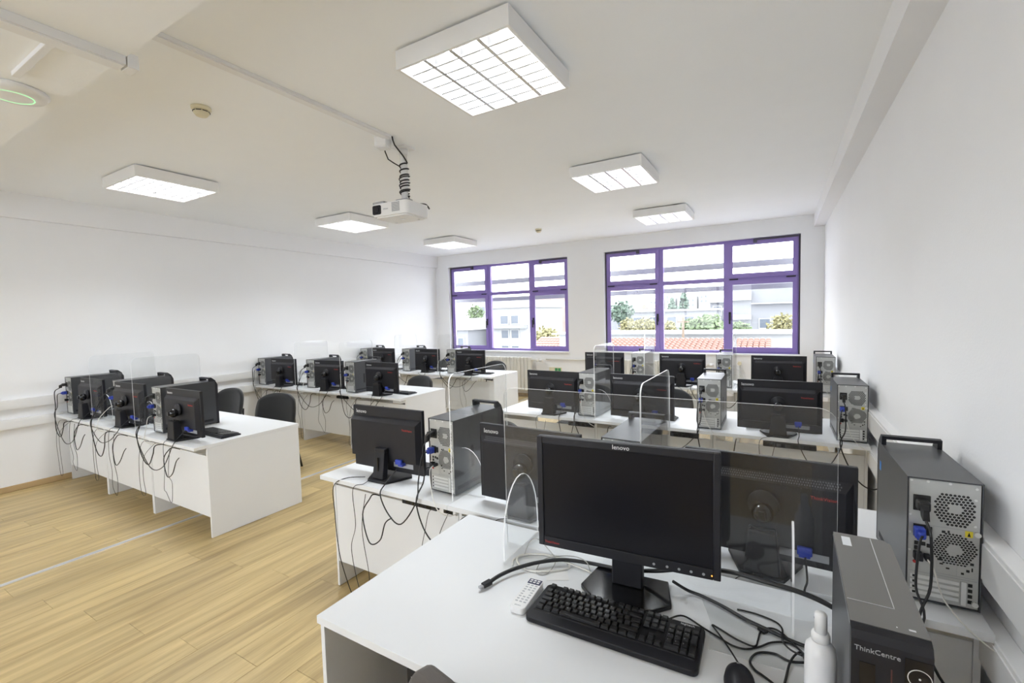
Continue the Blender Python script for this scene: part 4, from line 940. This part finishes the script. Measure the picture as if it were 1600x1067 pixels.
# ------------------------------------------------------------------ cables and power strips of the rows
def hang(r, k):
    x, dy, a = TOW[r][k]; mx, mdy, ma = MON[r][k]; n = NEAR[r]; q = random.Random(r+str(k)); J = q.uniform
    px, pz = x-TW/2+.0055+.17*(TW-.011), TZ+.29
    vx, vz = x-TW/2+.0055+.14*(TW-.011), TZ+.235
    yb = n+dy-.062; ye = n-.018; side = -1 if r[0] == 'L' else 1
    bx = x+J(-.05, .05); low = J(.42, .56)
    cable('power_cable', [(px, yb, pz), (px-.03*(1 if r[0] == 'L' else -.2), yb-.03, pz-.04), (px-.035*(1 if r[0] == 'L' else -.2), min(yb-.03, n+.02), TZ+.10), (px-.02, ye, TZ-.01), (bx, ye-.012, low+.06), (bx+.10, ye-.008, low), (bx+.19, ye-.006, low+.10), (bx+.22, ye+.002, TZ-.05), (bx+.22, n+.06, TZ-.055)], .0042, 'cable_black',
          'thick black power cable looping under the tower, '+seat(r, k), 'cable', (), 'cables hanging behind the desks')
    vm = mx+.1275
    low2 = J(.50, .62)
    cable('video_cable', [(vx, n+dy-.05, vz), (vx-.012, n+dy-.075, vz-.02), (vx-.02, min(n+dy-.08, n+.01), TZ+.09), (vx-.01, ye-.006, TZ-.01), (vx*.6+vm*.4, ye-.02, low2), (vx*.25+vm*.75, ye-.014, low2+.03), (vm, ye-.004, TZ-.02), (vm+.004, n+.012, TZ+.03), (vm, n+mdy-.066, TZ+.085)], .0036, 'cable_black',
          'black video cable sagging between tower and monitor, '+seat(r, k), 'cable', (), 'cables hanging behind the desks')
    hx = mx+J(-.12, .05); lo3 = J(.05, .3)
    cable('thin_cable', [(mx-.03, n+mdy-.125, TZ+.02), (mx-.035, n+.008, TZ+.006), (hx, ye, TZ-.03), (hx+J(-.03, .03), ye-.01, .52), (hx+J(-.04, .04), ye-.002, .36), (hx+.03, ye-.012, lo3+.08), (hx+.08, ye, lo3), (hx+.10, ye+.004, lo3+.16), (hx+.07, ye-.006, .5), (hx+.10, ye+.004, TZ-.04)], .0019, 'cable_black',
          'thin black cable hanging in front of panel, '+seat(r, k), 'cable', (), 'cables hanging behind the desks')
    if k != 0 or r[0] == 'R':
        wx = x-TW/2+.0055+.25*(TW-.011); s = 1
        cable('network_cable', [(wx, n+dy-.02, TZ+.155), (wx+.008, n+dy-.06, TZ+.14), (wx+.03, n+.03, TZ+.06), (wx+.07, n+.0, TZ+.008), (wx+.12, ye-.004, TZ-.03), (wx+.16, ye+.03, TZ-.06), (wx+.18, n+.07, TZ-.06)], .0024, 'cable_white',
              'pale network cable leaving the tower, '+seat(r, k), 'cable', (), 'cables hanging behind the desks')
def hang_more(r, k):
    mx, mdy, ma = MON[r][k]; n = NEAR[r]; q = random.Random('m'+r+str(k)); J = q.uniform; ye = n-.016; x0 = mx+J(-.05, .1); lo = J(.40, .52); tx = x0+J(.12, .25)
    cable('loose_cable', [(x0, n+.07, TZ-.075), (x0, n+.02, TZ-.05), (x0+.01, ye, TZ-.06), (x0-.03, ye-.02, (TZ+lo)/2), (x0+.02, ye-.025, lo), (x0+.10, ye-.02, lo+.03), (tx, ye-.014, lo+.13), (tx+.05, ye-.012, lo+.17)], .0036, 'cable_black', 'black loose-ended cable dangling in front of panel, '+seat(r, k), 'cable', (), 'cables hanging behind the desks')
    x1 = TOW[r][k][0]+J(-.08, .08); bt = J(.06, .25)
    cable('thin_cable', [(x1, n+.07, TZ-.075), (x1, n+.01, TZ-.06), (x1-.01, ye, .60), (x1+J(-.04, .04), ye-.008, .45), (x1+J(-.04, .04), ye-.004, .30), (x1+.02, ye-.008, bt), (x1+.06, ye, bt+.02), (x1+.05, ye-.006, .4), (x1+.08, ye-.002, .58), (x1+.08, n+.07, TZ-.075)], .0018, 'cable_black', 'thin black cable loop hanging below the tower, '+seat(r, k), 'cable', (), 'cables hanging behind the desks')
for r in NEAR:
    for k in range(3): hang(r, k)
for r, k in (('L1', 0), ('L1', 1), ('L1', 2), ('L2', 0), ('L2', 1), ('L2', 2), ('L3', 2), ('R2', 0)): hang_more(r, k)
for a, b_, lab in (((-2.14, 1.86, TZ+.006), None, 'thin black cable drooping from aisle corner of nearest right row'),):
    cable('thin_cable', [a, (-2.23, 1.79, TZ+.006), (-2.285, 1.745, .71), (-2.29, 1.75, .55), (-2.28, 1.75, .40), (-2.25, 1.75, .25), (-2.17, 1.76, .05), (-2.12, 1.78, .004)], .0026, 'cable_black', lab)
def strip(x, y, L, n, m, label, rz=0.):
    t = thing('power_strip', label, 'power strip', (x, y, .6602), rz, 'power strips under the desks')
    B().box(0, L, -.03, .02, 0, .036, 0, .004).build('housing', m, t)
    for i in range(n): B().box(.03+i*(L-.05)/n, .062+i*(L-.05)/n, -.0308, -.0301, .005, .031).build('outlet', 'glossy_black', t)
strip(-1.83, 1.872, .25, 4, 'matte_black', 'black power strip under the desk top, aisle end of nearest right row')
strip(-1.56, 1.872, .11, 2, 'white_plastic', 'short white power strip beside the black one, nearest right row')
strip(-.10, 3.926, .34, 5, 'matte_black', 'black power strip under desk, wall end of middle right row')
strip(-.78, 3.926, .22, 3, 'matte_black', 'black power strip under desk, middle of middle right row')
strip(-1.70, 3.926, .25, 4, 'matte_black', 'black power strip under desk, aisle end of middle right row')
strip(-5.1, 4.038, .20, 3, 'matte_black', 'black power strip under desk, middle of middle left row')
